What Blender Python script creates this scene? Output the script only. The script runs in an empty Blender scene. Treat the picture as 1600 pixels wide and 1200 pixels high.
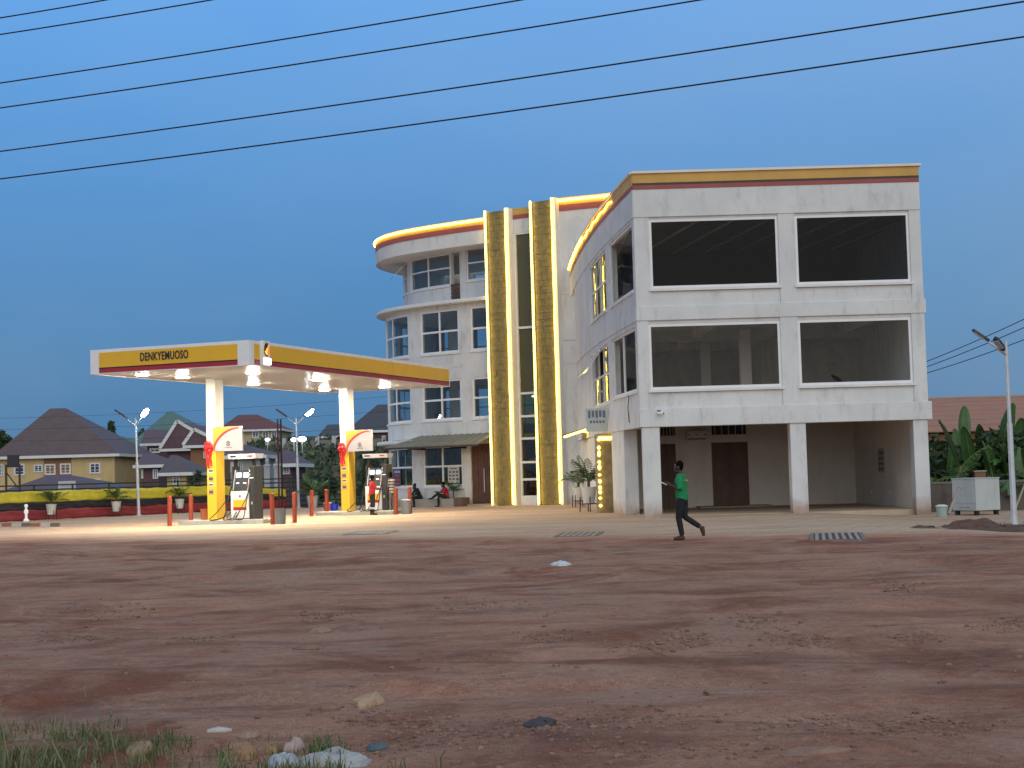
import bpy, bmesh, math, random
import numpy as np
from mathutils import Vector, Matrix, Euler

random.seed(7); np.random.seed(7)
sc = bpy.context.scene
R = math.radians

# ------------------------------------------------------------------ camera, sky, sun, exposure
FPX, ROLL, CAMH = 2400.0, 0.028, 1.6          # focal length in pixels of a 1600 px wide frame
PITCH = math.atan(140 / FPX)
fwd = Vector((0, math.cos(PITCH), math.sin(PITCH)))
r0 = Vector((1, 0, 0)); u0 = r0.cross(fwd)
camR = math.cos(ROLL) * r0 - math.sin(ROLL) * u0
camU = math.cos(ROLL) * u0 + math.sin(ROLL) * r0
cd = bpy.data.cameras.new('camera'); cam = bpy.data.objects.new('camera', cd)
sc.collection.objects.link(cam); sc.camera = cam
cd.sensor_width = 36; cd.lens = 36 * FPX / 1600; cd.clip_start = 0.1; cd.clip_end = 4000
cm = Matrix((camR, camU, -fwd)).transposed().to_4x4(); cm.translation = (0, 0, CAMH)
cam.matrix_world = cm

SUN_EL, SUN_AZ = R(24), R(172)                # the dusk glow comes from behind the camera, to the right
w = bpy.data.worlds.new('World'); sc.world = w; w.use_nodes = True
nt = w.node_tree; nt.nodes.clear()
wo = nt.nodes.new('ShaderNodeOutputWorld'); bg = nt.nodes.new('ShaderNodeBackground')
sky = nt.nodes.new('ShaderNodeTexSky'); sky.sky_type = 'NISHITA'; sky.sun_disc = False
sky.sun_elevation = R(7); sky.sun_rotation = SUN_AZ
sky.altitude = 250; sky.air_density = 1.4; sky.dust_density = 1.5; sky.ozone_density = 4.0
# thin dusk haze lies over the clear sky: deeper blue overhead, duller towards the ground
tcw = nt.nodes.new('ShaderNodeTexCoord'); spw = nt.nodes.new('ShaderNodeSeparateXYZ'); nt.links.new(tcw.outputs['Generated'], spw.inputs[0])
rmp = nt.nodes.new('ShaderNodeValToRGB'); nt.links.new(spw.outputs['Z'], rmp.inputs['Fac'])
e = rmp.color_ramp.elements; e[0].position = 0.0; e[0].color = (0.072, 0.205, 0.39, 1); e[1].position = 0.32; e[1].color = (0.155, 0.42, 0.90, 1)
q = e.new(0.13); q.color = (0.085, 0.262, 0.56, 1); q = e.new(0.7); q.color = (0.34, 0.46, 0.66, 1); q = e.new(1.0); q.color = (0.50, 0.53, 0.58, 1)
mixc = nt.nodes.new('ShaderNodeMix'); mixc.data_type = 'RGBA'; mixc.inputs['Factor'].default_value = 0.85
scl = nt.nodes.new('ShaderNodeVectorMath'); scl.operation = 'SCALE'; scl.inputs['Scale'].default_value = 13.2
nt.links.new(rmp.outputs['Color'], scl.inputs[0])
# paler on the side where the sun went down
dt = nt.nodes.new('ShaderNodeVectorMath'); dt.operation = 'DOT_PRODUCT'; dt.inputs[1].default_value = (math.sin(SUN_AZ - R(25)), math.cos(SUN_AZ - R(25)), 0)
nt.links.new(tcw.outputs['Generated'], dt.inputs[0])
mr = nt.nodes.new('ShaderNodeMapRange'); mr.inputs[1].default_value = -1.0; mr.inputs[2].default_value = 1.0; nt.links.new(dt.outputs['Value'], mr.inputs[0])
west = nt.nodes.new('ShaderNodeMix'); west.data_type = 'RGBA'; west.inputs['B'].default_value = (6.4, 7.7, 8.6, 1)
nzw = nt.nodes.new('ShaderNodeTexNoise'); nzw.inputs['Scale'].default_value = 2.6; nzw.inputs['Detail'].default_value = 5; nzw.inputs['Roughness'].default_value = 0.55
mpw = nt.nodes.new('ShaderNodeMapping'); mpw.inputs['Scale'].default_value = (1, 1, 2.6); nt.links.new(tcw.outputs['Generated'], mpw.inputs[0]); nt.links.new(mpw.outputs[0], nzw.inputs['Vector'])
cl = nt.nodes.new('ShaderNodeMath'); cl.operation = 'MULTIPLY_ADD'; cl.inputs[1].default_value = 0.34; cl.inputs[2].default_value = -0.20   # faint uneven veil of cloud
nt.links.new(nzw.outputs['Fac'], cl.inputs[0]); ad = nt.nodes.new('ShaderNodeMath'); ad.operation = 'ADD'; ad.use_clamp = True
nt.links.new(cl.outputs[0], ad.inputs[0]); nt.links.new(mr.outputs[0], ad.inputs[1])
nt.links.new(ad.outputs[0], west.inputs['Factor']); nt.links.new(scl.outputs[0], west.inputs['A'])
nt.links.new(sky.outputs[0], mixc.inputs['A']); nt.links.new(west.outputs['Result'], mixc.inputs['B'])
nt.links.new(mixc.outputs['Result'], bg.inputs[0]); bg.inputs[1].default_value = 0.08
nt.links.new(bg.outputs[0], wo.inputs[0])
sd = bpy.data.lights.new('sun', 'SUN'); so = bpy.data.objects.new('sun', sd); sc.collection.objects.link(so)
sd.energy = 1.08; sd.angle = R(60); sd.color = (1.0, 0.94, 0.87)
# rotation: azimuth measured like the sky's sun_rotation (0 = +Y, clockwise)
sdir = Vector((math.sin(SUN_AZ) * math.cos(SUN_EL), math.cos(SUN_AZ) * math.cos(SUN_EL), math.sin(SUN_EL)))
so.rotation_euler = sdir.to_track_quat('Z', 'Y').to_euler()
sc.view_settings.view_transform = 'Standard'; sc.view_settings.look = 'None'
sc.view_settings.exposure = 0.0; sc.view_settings.gamma = 1.0; sc.view_settings.use_curve_mapping = False
sc.cycles.use_denoising = True
sc.cycles.max_bounces = 8; sc.cycles.transparent_max_bounces = 24
sc.cycles.sample_clamp_indirect = 3.0
sc.cycles.caustics_reflective = False; sc.cycles.caustics_refractive = False

# ------------------------------------------------------------------ measuring helpers (survey of the place)
CAM = Vector((0, 0, CAMH))
def ray(x, y):
    d = fwd + camR * ((x - 800) / FPX) - camU * ((y - 600) / FPX)
    return d / d.y
def at(x, y, Y): return CAM + ray(x, y) * Y
def gnd(x, y, z=0.0):
    d = ray(x, y); return CAM + d * ((z - CAMH) / d.z)

def lerp(a, b, t): return a + (b - a) * t
def sstep(a, b, x):
    t = np.clip((np.asarray(x, float) - a) / (b - a), 0, 1); return t * t * (3 - 2 * t)
def hash2(ix, iy, seed):
    n = (ix.astype(np.int64) * 374761393 + iy.astype(np.int64) * 668265263 + seed * 982451653) & 0x7fffffff
    n = ((n ^ (n >> 13)) * 1274126177) & 0x7fffffff
    n = n ^ (n >> 16)
    return (n & 0xffff) / 65535.0
def vnoise(x, y, seed=0):
    x = np.asarray(x, float); y = np.asarray(y, float)
    ix = np.floor(x); iy = np.floor(y); fx = x - ix; fy = y - iy
    fx = fx * fx * (3 - 2 * fx); fy = fy * fy * (3 - 2 * fy)
    a = hash2(ix, iy, seed); b = hash2(ix + 1, iy, seed); c = hash2(ix, iy + 1, seed); d = hash2(ix + 1, iy + 1, seed)
    return (a * (1 - fx) + b * fx) * (1 - fy) + (c * (1 - fx) + d * fx) * fy - 0.5
def fbm(x, y, seed=0, o=4):
    r = 0; a = 1
    for k in range(o):
        r = r + a * vnoise(np.asarray(x) * 2 ** k + 17 * k, np.asarray(y) * 2 ** k - 9 * k, seed + k); a *= 0.5
    return r

# ------------------------------------------------------------------ materials
MATS = {}
def rgb(c): return (c[0], c[1], c[2], 1)
def mat(name, col, rough=0.75, var=0.12, scale=2.0, bump=0.0, bscale=25.0, metal=0.0, spec=0.4,
        dust=0.0, stain=None, stain_amt=0.0, stain_scale=(1.2, 1.2, 0.25), stain_lo=0.5, coat=0.0):
    if name in MATS: return MATS[name]
    m = bpy.data.materials.new(name); m.use_nodes = True; MATS[name] = m
    n = m.node_tree.nodes; l = m.node_tree.links
    p = n['Principled BSDF']; p.inputs['Roughness'].default_value = rough; p.inputs['Metallic'].default_value = metal
    p.inputs['Specular IOR Level'].default_value = spec
    if coat: p.inputs['Coat Weight'].default_value = coat; p.inputs['Coat Roughness'].default_value = 0.15
    tc = n.new('ShaderNodeTexCoord')
    no = n.new('ShaderNodeTexNoise'); no.inputs['Scale'].default_value = scale; no.inputs['Detail'].default_value = 6
    no.inputs['Roughness'].default_value = 0.65
    l.new(tc.outputs['Object'], no.inputs['Vector'])
    cr = n.new('ShaderNodeValToRGB')
    cr.color_ramp.elements[0].position = 0.3; cr.color_ramp.elements[1].position = 0.7
    cr.color_ramp.elements[0].color = rgb([max(0, c * (1 - var)) for c in col])
    cr.color_ramp.elements[1].color = rgb([min(1, c * (1 + var)) for c in col])
    l.new(no.outputs['Fac'], cr.inputs['Fac'])
    out = cr.outputs['Color']
    if stain:
        mp = n.new('ShaderNodeMapping'); mp.inputs['Scale'].default_value = stain_scale
        l.new(tc.outputs['Object'], mp.inputs['Vector'])
        n2 = n.new('ShaderNodeTexNoise'); n2.inputs['Scale'].default_value = 1.6; n2.inputs['Detail'].default_value = 8
        n2.inputs['Roughness'].default_value = 0.7
        l.new(mp.outputs[0], n2.inputs['Vector'])
        c2 = n.new('ShaderNodeValToRGB'); c2.color_ramp.elements[0].position = stain_lo; c2.color_ramp.elements[1].position = stain_lo + 0.28
        c2.color_ramp.elements[0].color = (0, 0, 0, 1); c2.color_ramp.elements[1].color = (stain_amt,) * 3 + (1,)
        l.new(n2.outputs['Fac'], c2.inputs['Fac'])
        mx = n.new('ShaderNodeMix'); mx.data_type = 'RGBA'
        l.new(c2.outputs['Color'], mx.inputs['Factor']); l.new(out, mx.inputs['A']); mx.inputs['B'].default_value = rgb(stain)
        out = mx.outputs['Result']
    if dust:                                  # red dust splashed up from the ground, with a ragged upper edge
        sp = n.new('ShaderNodeSeparateXYZ'); l.new(tc.outputs['Object'], sp.inputs[0])
        nd = n.new('ShaderNodeTexNoise'); nd.inputs['Scale'].default_value = 2.3; nd.inputs['Detail'].default_value = 7; l.new(tc.outputs['Object'], nd.inputs['Vector'])
        sb = n.new('ShaderNodeMath'); sb.operation = 'MULTIPLY_ADD'; sb.inputs[1].default_value = -0.9; l.new(nd.outputs['Fac'], sb.inputs[0]); l.new(sp.outputs['Z'], sb.inputs[2])
        mr = n.new('ShaderNodeMapRange'); mr.inputs[1].default_value = -0.5; mr.inputs[2].default_value = 0.10; mr.inputs[3].default_value = dust; mr.inputs[4].default_value = 0.0; l.new(sb.outputs[0], mr.inputs[0])
        mx = n.new('ShaderNodeMix'); mx.data_type = 'RGBA'; l.new(mr.outputs[0], mx.inputs['Factor']); l.new(out, mx.inputs['A']); mx.inputs['B'].default_value = (0.36, 0.20, 0.12, 1); out = mx.outputs['Result']
    l.new(out, p.inputs['Base Color'])
    if bump:
        nb = n.new('ShaderNodeTexNoise'); nb.inputs['Scale'].default_value = bscale; nb.inputs['Detail'].default_value = 5
        l.new(tc.outputs['Object'], nb.inputs['Vector'])
        b = n.new('ShaderNodeBump'); b.inputs['Strength'].default_value = bump; b.inputs['Distance'].default_value = 0.03
        l.new(nb.outputs['Fac'], b.inputs['Height']); l.new(b.outputs[0], p.inputs['Normal'])
    return m
def emit(name, col, strength):
    if name in MATS: return MATS[name]
    m = bpy.data.materials.new(name); m.use_nodes = True; MATS[name] = m
    p = m.node_tree.nodes['Principled BSDF']; p.inputs['Base Color'].default_value = rgb([c * 0.6 for c in col])
    p.inputs['Emission Color'].default_value = rgb(col); p.inputs['Emission Strength'].default_value = strength
    return m
def glass(name, tint, refl=1.0, rough=0.02):
    if name in MATS: return MATS[name]
    m = bpy.data.materials.new(name); m.use_nodes = True; MATS[name] = m
    n = m.node_tree.nodes; l = m.node_tree.links; n.clear()
    o = n.new('ShaderNodeOutputMaterial'); mx = n.new('ShaderNodeMixShader')
    t = n.new('ShaderNodeBsdfTransparent'); t.inputs[0].default_value = rgb(tint)
    g = n.new('ShaderNodeBsdfGlossy'); g.inputs['Roughness'].default_value = rough; g.inputs[0].default_value = (0.9, 0.93, 0.95, 1)
    lw = n.new('ShaderNodeLayerWeight'); lw.inputs[0].default_value = 0.5
    pw = n.new('ShaderNodeMath'); pw.operation = 'POWER'; pw.inputs[1].default_value = 5
    fr = n.new('ShaderNodeMath'); fr.operation = 'MULTIPLY_ADD'; fr.inputs[1].default_value = 0.92; fr.inputs[2].default_value = 0.08
    l.new(lw.outputs['Facing'], pw.inputs[0]); l.new(pw.outputs[0], fr.inputs[0])
    ml = n.new('ShaderNodeMath'); ml.operation = 'MULTIPLY'; ml.inputs[1].default_value = refl
    # faint waviness and dust so that reflections are not perfect
    tc = n.new('ShaderNodeTexCoord'); nz = n.new('ShaderNodeTexNoise'); nz.inputs['Scale'].default_value = 0.9
    l.new(tc.outputs['Object'], nz.inputs['Vector'])
    bp = n.new('ShaderNodeBump'); bp.inputs['Strength'].default_value = 0.06; bp.inputs['Distance'].default_value = 0.1
    l.new(nz.outputs['Fac'], bp.inputs['Height']); l.new(bp.outputs[0], g.inputs['Normal'])
    l.new(fr.outputs[0], ml.inputs[0]); l.new(ml.outputs[0], mx.inputs[0])
    l.new(t.outputs[0], mx.inputs[1]); l.new(g.outputs[0], mx.inputs[2]); l.new(mx.outputs[0], o.inputs[0])
    return m

WHITE = mat('weathered_white_render', (0.67, 0.675, 0.67), 0.85, 0.09, 0.7, 0.25, 18, dust=0.85, stain=(0.33, 0.30, 0.26), stain_amt=0.75, stain_scale=(1.3, 1.3, 0.4), stain_lo=0.52)
WHITE2 = mat('white_trim_paint', (0.74, 0.74, 0.73), 0.6, 0.07, 1.5, stain=(0.45, 0.40, 0.34), stain_amt=0.45, stain_scale=(2, 2, 0.6), stain_lo=0.52)
PVC = mat('white_window_frame', (0.80, 0.80, 0.80), 0.45, 0.04, 3)
CONC = mat('bare_concrete', (0.36, 0.33, 0.285), 0.9, 0.22, 0.9, 0.4, 12, stain=(0.20, 0.18, 0.15), stain_amt=0.7, stain_lo=0.48)
GREYW = mat('grey_undercoat_wall', (0.80, 0.74, 0.68), 0.9, 0.06, 1.0, 0.2, 20, stain=(0.62, 0.56, 0.5), stain_amt=0.5)
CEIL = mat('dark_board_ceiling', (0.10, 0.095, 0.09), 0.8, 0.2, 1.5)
YEL = mat('yellow_paint', (0.80, 0.48, 0.04), 0.45, 0.06, 1.0, stain=(0.5, 0.33, 0.08), stain_amt=0.3)
BYEL = mat('faded_yellow_stripe', (0.60, 0.36, 0.09), 0.6, 0.10, 1.0, stain=(0.4, 0.27, 0.1), stain_amt=0.4)
BRED = mat('faded_red_stripe', (0.33, 0.09, 0.085), 0.65, 0.10, 1.0)
YELF = mat('yellow_fascia_sheet', (0.78, 0.45, 0.03), 0.22, 0.04, 1.0)
REDP = mat('red_paint', (0.42, 0.05, 0.05), 0.5, 0.08, 1.0)
MAROON = mat('maroon_fascia_sheet', (0.36, 0.03, 0.045), 0.25, 0.05, 1.0)
DARKB = mat('dark_brown_line', (0.07, 0.045, 0.04), 0.6)
BLK = mat('black_paint', (0.018, 0.018, 0.02), 0.45, 0.2, 5)
BLKR = mat('black_rubber', (0.015, 0.015, 0.016), 0.6)
ALU = mat('white_aluminium_sheet', (0.78, 0.79, 0.80), 0.3, 0.03, 2)
GALV = mat('galvanised_pole', (0.56, 0.58, 0.60), 0.4, 0.10, 4, metal=0.3)
WOOD = mat('brown_door_wood', (0.12, 0.055, 0.035), 0.5, 0.25, 3, stain=(0.05, 0.02, 0.015), stain_amt=0.6, stain_scale=(9, 9, 0.5))
GLASS = glass('window_glass', (0.66, 0.72, 0.74), 0.9)
GLASSD = glass('dark_tinted_glass', (0.32, 0.32, 0.34), 0.10)
GLASSM = glass('grey_tinted_glass', (0.90, 0.89, 0.87), 0.2)
LED = emit('led_strip_glow', (1.0, 0.64, 0.08), 11.0)
LEDW = emit('downlight_lens', (1.0, 0.88, 0.64), 1250.0)
SLAMP = emit('street_lamp_lens', (0.85, 0.93, 1.0), 160.0)

# ------------------------------------------------------------------ mesh builder and object helpers
COL = sc.collection
WORLD = {}                                   # roots whose children are given in world coordinates
def topmost(o):
    while o.parent is not None: o = o.parent
    return o
def tag(o, label=None, cat=None, group=None, kind=None):
    if label: o['label'] = label
    if cat: o['category'] = cat
    if group: o['group'] = group
    if kind: o['kind'] = kind
    return o
def root(name, label, cat, loc=(0, 0, 0), rz=0.0, group=None, world=False):
    o = bpy.data.objects.new(name, None); o.empty_display_size = 0.3; COL.objects.link(o)
    o.location = loc; o.rotation_euler = (0, 0, rz)
    if world: WORLD[o.name] = Vector(loc)
    return tag(o, label, cat, group)

class MB:
    def __init__(self): self.v = []; self.f = []; self.m = []; self.cur = 0; self.M = None
    def add(self, vs, fs):
        b = len(self.v)
        for p in vs:
            p = Vector(p)
            if self.M is not None: p = self.M @ p
            self.v.append(tuple(p))
        for f in fs: self.f.append(tuple(b + i for i in f)); self.m.append(self.cur)
    def box(self, x0, x1, y0, y1, z0, z1):
        vs = [(x, y, z) for z in (z0, z1) for y in (y0, y1) for x in (x0, x1)]
        self.add(vs, [(0, 2, 3, 1), (4, 5, 7, 6), (0, 1, 5, 4), (2, 6, 7, 3), (0, 4, 6, 2), (1, 3, 7, 5)]); return self
    def hexa(self, lo, hi):                  # two quads (4 points each, same winding)
        self.add(list(lo) + list(hi), [(3, 2, 1, 0), (4, 5, 6, 7)] + [(i, (i + 1) % 4, 4 + (i + 1) % 4, 4 + i) for i in range(4)]); return self
    def prism(self, poly, z0, z1):
        n = len(poly)
        self.add([(x, y, z0) for x, y in poly] + [(x, y, z1) for x, y in poly],
                 [tuple(range(n - 1, -1, -1)), tuple(range(n, 2 * n))] + [(i, (i + 1) % n, n + (i + 1) % n, n + i) for i in range(n)]); return self
    def bar(self, a, b, w, h=None):          # rectangular bar between two points
        a = Vector(a); b = Vector(b); h = h or w; t = (b - a).normalized()
        up = Vector((0, 0, 1)) if abs(t.z) < 0.95 else Vector((1, 0, 0))
        s = t.cross(up).normalized(); u = s.cross(t)
        q = [s * x * w / 2 + u * y * h / 2 for x, y in ((-1, -1), (1, -1), (1, 1), (-1, 1))]
        return self.hexa([a + k for k in q], [b + k for k in q])
    def tube(self, pts, rad, n=8, cap=True):
        pts = [Vector(p) for p in pts]; k = len(pts)
        if not isinstance(rad, (list, tuple)): rad = [rad] * k
        vs = []; prev = None
        for i, p in enumerate(pts):
            t = (pts[min(i + 1, k - 1)] - pts[max(i - 1, 0)]).normalized()
            if prev is None:
                up = Vector((0, 0, 1)) if abs(t.z) < 0.9 else Vector((1, 0, 0)); s = t.cross(up).normalized()
            else:
                s = (prev - t * prev.dot(t)).normalized()
            prev = s; u = t.cross(s)
            vs += [p + (s * math.cos(a) + u * math.sin(a)) * rad[i] for a in [2 * math.pi * j / n for j in range(n)]]
        fs = [(i * n + j, i * n + (j + 1) % n, (i + 1) * n + (j + 1) % n, (i + 1) * n + j) for i in range(k - 1) for j in range(n)]
        if cap: fs += [tuple(range(n - 1, -1, -1)), tuple(range((k - 1) * n, k * n))]
        self.add(vs, fs); return self
    def lathe(self, prof, c=(0, 0, 0), n=16, sx=1, sy=1):
        vs = [(c[0] + r * sx * math.cos(2 * math.pi * j / n), c[1] + r * sy * math.sin(2 * math.pi * j / n), c[2] + z) for r, z in prof for j in range(n)]
        k = len(prof)
        fs = [(i * n + j, i * n + (j + 1) % n, (i + 1) * n + (j + 1) % n, (i + 1) * n + j) for i in range(k - 1) for j in range(n)]
        fs += [tuple(range(n - 1, -1, -1)), tuple(range((k - 1) * n, k * n))]
        self.add(vs, fs); return self
    def ell(self, c, rx, ry, rz, n=12, rings=8):
        prof = [(max(0.001, math.sin(math.pi * i / rings)), -math.cos(math.pi * i / rings)) for i in range(rings + 1)]
        vs = [(c[0] + r * rx * math.cos(2 * math.pi * j / n), c[1] + r * ry * math.sin(2 * math.pi * j / n), c[2] + z * rz) for r, z in prof for j in range(n)]
        fs = [(i * n + j, i * n + (j + 1) % n, (i + 1) * n + (j + 1) % n, (i + 1) * n + j) for i in range(rings) for j in range(n)]
        fs += [tuple(range(n - 1, -1, -1)), tuple(range(rings * n, (rings + 1) * n))]
        self.add(vs, fs); return self
    def loft(self, rings):                   # list of equal-length rings of points
        n = len(rings[0]); vs = [p for r in rings for p in r]
        fs = [(i * n + j, i * n + (j + 1) % n, (i + 1) * n + (j + 1) % n, (i + 1) * n + j) for i in range(len(rings) - 1) for j in range(n)]
        fs += [tuple(range(n - 1, -1, -1)), tuple(range((len(rings) - 1) * n, len(rings) * n))]
        self.add(vs, fs); return self
    def mesh(self, name, mats, off=Vector((0, 0, 0)), smooth=False):
        me = bpy.data.meshes.new(name)
        me.from_pydata([(a - off[0], b - off[1], c - off[2]) for a, b, c in self.v], [], self.f); me.update()
        if len(self.f) < 30000:
            b = bmesh.new(); b.from_mesh(me); bmesh.ops.recalc_face_normals(b, faces=b.faces); b.to_mesh(me); b.free()
        if not isinstance(mats, (list, tuple)): mats = [mats]
        for m in mats: me.materials.append(m)
        if len(mats) > 1: me.polygons.foreach_set('material_index', self.m)
        if smooth: me.polygons.foreach_set('use_smooth', [True] * len(me.polygons))
        return me
    def build(self, name, mats, parent=None, smooth=False, bevel=0.0, loc=None):
        off = Vector((0, 0, 0))
        if parent is not None:
            t = topmost(parent)
            if t.name in WORLD: off = WORLD[t.name]
        if loc is not None and parent is None: off = Vector(loc)
        me = self.mesh(name, mats, off, smooth)
        o = bpy.data.objects.new(name, me); COL.objects.link(o)
        if parent is not None: o.parent = parent
        elif loc is not None: o.location = loc
        if bevel:
            b = o.modifiers.new('bevel', 'BEVEL'); b.width = bevel; b.segments = 2; b.limit_method = 'ANGLE'; b.angle_limit = R(50)
        return o
def bx(name, m, parent, *a, bevel=0.0): return MB().box(*a).build(name, m, parent, bevel=bevel)
def copy_tree(o, parent=None):
    c = o.copy(); COL.objects.link(c); c.parent = parent
    for ch in list(o.children): copy_tree(ch, c)
    return c

class Facade:
    """A wall line in plan, run left to right as seen from outside; s along it, d outwards, z up."""
    def __init__(self, pts, smooth=True, seg=0.3):
        pts = [Vector((p[0], p[1])) for p in pts]
        if smooth:
            q = []
            P = [pts[0] * 2 - pts[1]] + pts + [pts[-1] * 2 - pts[-2]]
            for i in range(1, len(P) - 2):
                k = max(2, int((P[i + 1] - P[i]).length / seg))
                for j in range(k):
                    t = j / k; a, b, c, d = P[i - 1], P[i], P[i + 1], P[i + 2]
                    q.append(0.5 * ((2 * b) + (c - a) * t + (2 * a - 5 * b + 4 * c - d) * t * t + (3 * b - a - 3 * c + d) * t ** 3))
            q.append(pts[-1]); pts = q
        self.p = pts; self.S = [0.0]
        for a, b in zip(pts, pts[1:]): self.S.append(self.S[-1] + (b - a).length)
        self.len = self.S[-1]; self.curved = smooth
        self.n = []
        for i in range(len(pts)):
            t = (pts[min(i + 1, len(pts) - 1)] - pts[max(i - 1, 0)]).normalized(); self.n.append(Vector((t.y, -t.x)))
    def pos(self, s, d=0.0, z=0.0):
        i = int(np.searchsorted(self.S, s)) - 1; i = min(max(i, 0), len(self.p) - 2)
        t = (s - self.S[i]) / (self.S[i + 1] - self.S[i])
        q = self.p[i].lerp(self.p[i + 1], t) + self.n[i].lerp(self.n[i + 1], min(max(t, 0), 1)).normalized() * d
        return Vector((q.x, q.y, z))
    def hit(self, px, py):
        r = ray(px, py); best = None
        for i in range(len(self.p) - 1):
            a, b = self.p[i], self.p[i + 1]; e = b - a
            den = r.x * (-e.y) + e.x * r.y
            if abs(den) < 1e-9: continue
            t = (a.x * (-e.y) + e.x * a.y) / den
            u = (r.x * a.y - r.y * a.x) / den
            lo = -1e-6; hi = 40.0 if i == len(self.p) - 2 else 1 + 1e-6
            if t > 0 and lo <= u <= hi and (best is None or t < best[0]):
                best = (t, self.S[i] + u * (self.S[i + 1] - self.S[i]))
        if best is None:                       # beyond the rounded end: take the point nearest to the sight line
            i = min(range(len(self.p)), key=lambda k: abs(self.p[k].x - r.x * self.p[k].y)); best = (self.p[i].y, self.S[i]); print('hit miss', px, py)
        t, s = best
        return s, CAMH + r.z * t
    def box(self, mb, s0, s1, z0, z1, d0, d1, zt=None):
        if s1 < s0: s0, s1 = s1, s0
        n = max(1, int(math.ceil((s1 - s0) / 0.35))) if self.curved else 1
        rings = []
        for i in range(n + 1):
            s = lerp(s0, s1, i / n)
            rings.append([self.pos(s, d0, z0), self.pos(s, d1, z0), self.pos(s, d1, z1), self.pos(s, d0, z1)])
        mb.loft(rings); return mb
    def sheet(self, mb, s0, s1, z0, z1, d):
        n = max(1, int(math.ceil((s1 - s0) / 0.35))) if self.curved else 1
        vs = []
        for i in range(n + 1):
            s = lerp(s0, s1, i / n); vs += [self.pos(s, d, z0), self.pos(s, d, z1)]
        mb.add(vs, [(2 * i, 2 * i + 2, 2 * i + 3, 2 * i + 1) for i in range(n)]); return mb
    def wall(self, mb, s0, s1, z0, z1, d0, d1, holes=()):
        """Wall from s0 to s1 with rectangular openings (h0, h1, k0, k1)."""
        hs = sorted(holes); cuts = s0
        for h0, h1, k0, k1 in hs:
            if h0 > cuts + 1e-3: self.box(mb, cuts, h0, z0, z1, d0, d1)
            if k0 > z0 + 1e-3: self.box(mb, h0, h1, z0, k0, d0, d1)
            if k1 < z1 - 1e-3: self.box(mb, h0, h1, k1, z1, d0, d1)
            cuts = h1
        if cuts < s1 - 1e-3: self.box(mb, cuts, s1, z0, z1, d0, d1)
        return mb
    def window(self, par, s0, s1, z0, z1, xs=(), zs=(), fw=0.07, d=-0.06, gl=None, sill=True, name='window', skip=()):
        """Framed window: xs, zs are inner bar positions as fractions; panes are children of the frame."""
        mb = MB(); t = 0.07
        self.box(mb, s0, s1, z1 - fw, z1, d - t, d); self.box(mb, s0, s1, z0, z0 + fw, d - t, d)
        self.box(mb, s0, s0 + fw, z0 + fw, z1 - fw, d - t, d); self.box(mb, s1 - fw, s1, z0 + fw, z1 - fw, d - t, d)
        S = [s0 + fw / 2] + [lerp(s0, s1, x) for x in xs] + [s1 - fw / 2]; Z = [z0 + fw / 2] + [lerp(z0, z1, x) for x in zs] + [z1 - fw / 2]
        for s in S[1:-1]: self.box(mb, s - fw / 2, s + fw / 2, z0 + fw, z1 - fw, d - t, d - 0.004)
        for z in Z[1:-1]: self.box(mb, s0 + fw, s1 - fw, z - fw / 2, z + fw / 2, d - t, d - 0.008)
        f = mb.build(name, PVC, par)
        for i in range(len(S) - 1):
            for j in range(len(Z) - 1):
                if (i, j) in skip: continue
                self.sheet(MB(), S[i] + fw / 2 + 0.003, S[i + 1] - fw / 2 - 0.003, Z[j] + fw / 2 + 0.003, Z[j + 1] - fw / 2 - 0.003, d - t / 2).build('pane', gl or GLASS, f)
        if sill: self.box(MB(), s0 - 0.06, s1 + 0.06, z0 - 0.09, z0 - 0.003, -0.14, 0.06).build('sill', WHITE2, f)
        return f

# ================================================================== THE SETTING
EDGE = [(-60, 67), (-40, 57.5), (-26, 51.5), (-15.4, 45.9), (-8, 41.8), (0, 37.6), (5.6, 34.4), (9.5, 33.3), (14, 33.5), (30, 30)]   # front edge of the paving
FENCE = [(-60, 20), (-36, 52), (-30, 62), (-24, 71.3), (-17.3, 82.0), (-10.5, 87.6), (-4, 91), (3, 95), (60, 99)]
def edge_y(x): return np.interp(x, [p[0] for p in EDGE], [p[1] for p in EDGE])
def fence_y(x): return np.interp(x, [p[0] for p in FENCE], [p[1] for p in FENCE])
def base_h(x, y):
    x = np.asarray(x, float); y = np.asarray(y, float)
    h = -0.17 * sstep(9.5, 12.8, x) * (1 - sstep(70, 90, y)) * sstep(20, 33, y)
    beyond = (y - fence_y(x)) * 0.8
    drop = sstep(1.0, 14.0, beyond) * (1 - sstep(2, 12, x)) * sstep(30, 60, y)
    h = h - 4.2 * drop
    a = x / np.maximum(y, 1)
    h = h + 10.5 * sstep(118, 205, y) * sstep(-0.235, -0.165, a) * (1 - sstep(-0.02, 0.05, a))
    h = h + 14 * sstep(260, 700, y)
    return h
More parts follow.
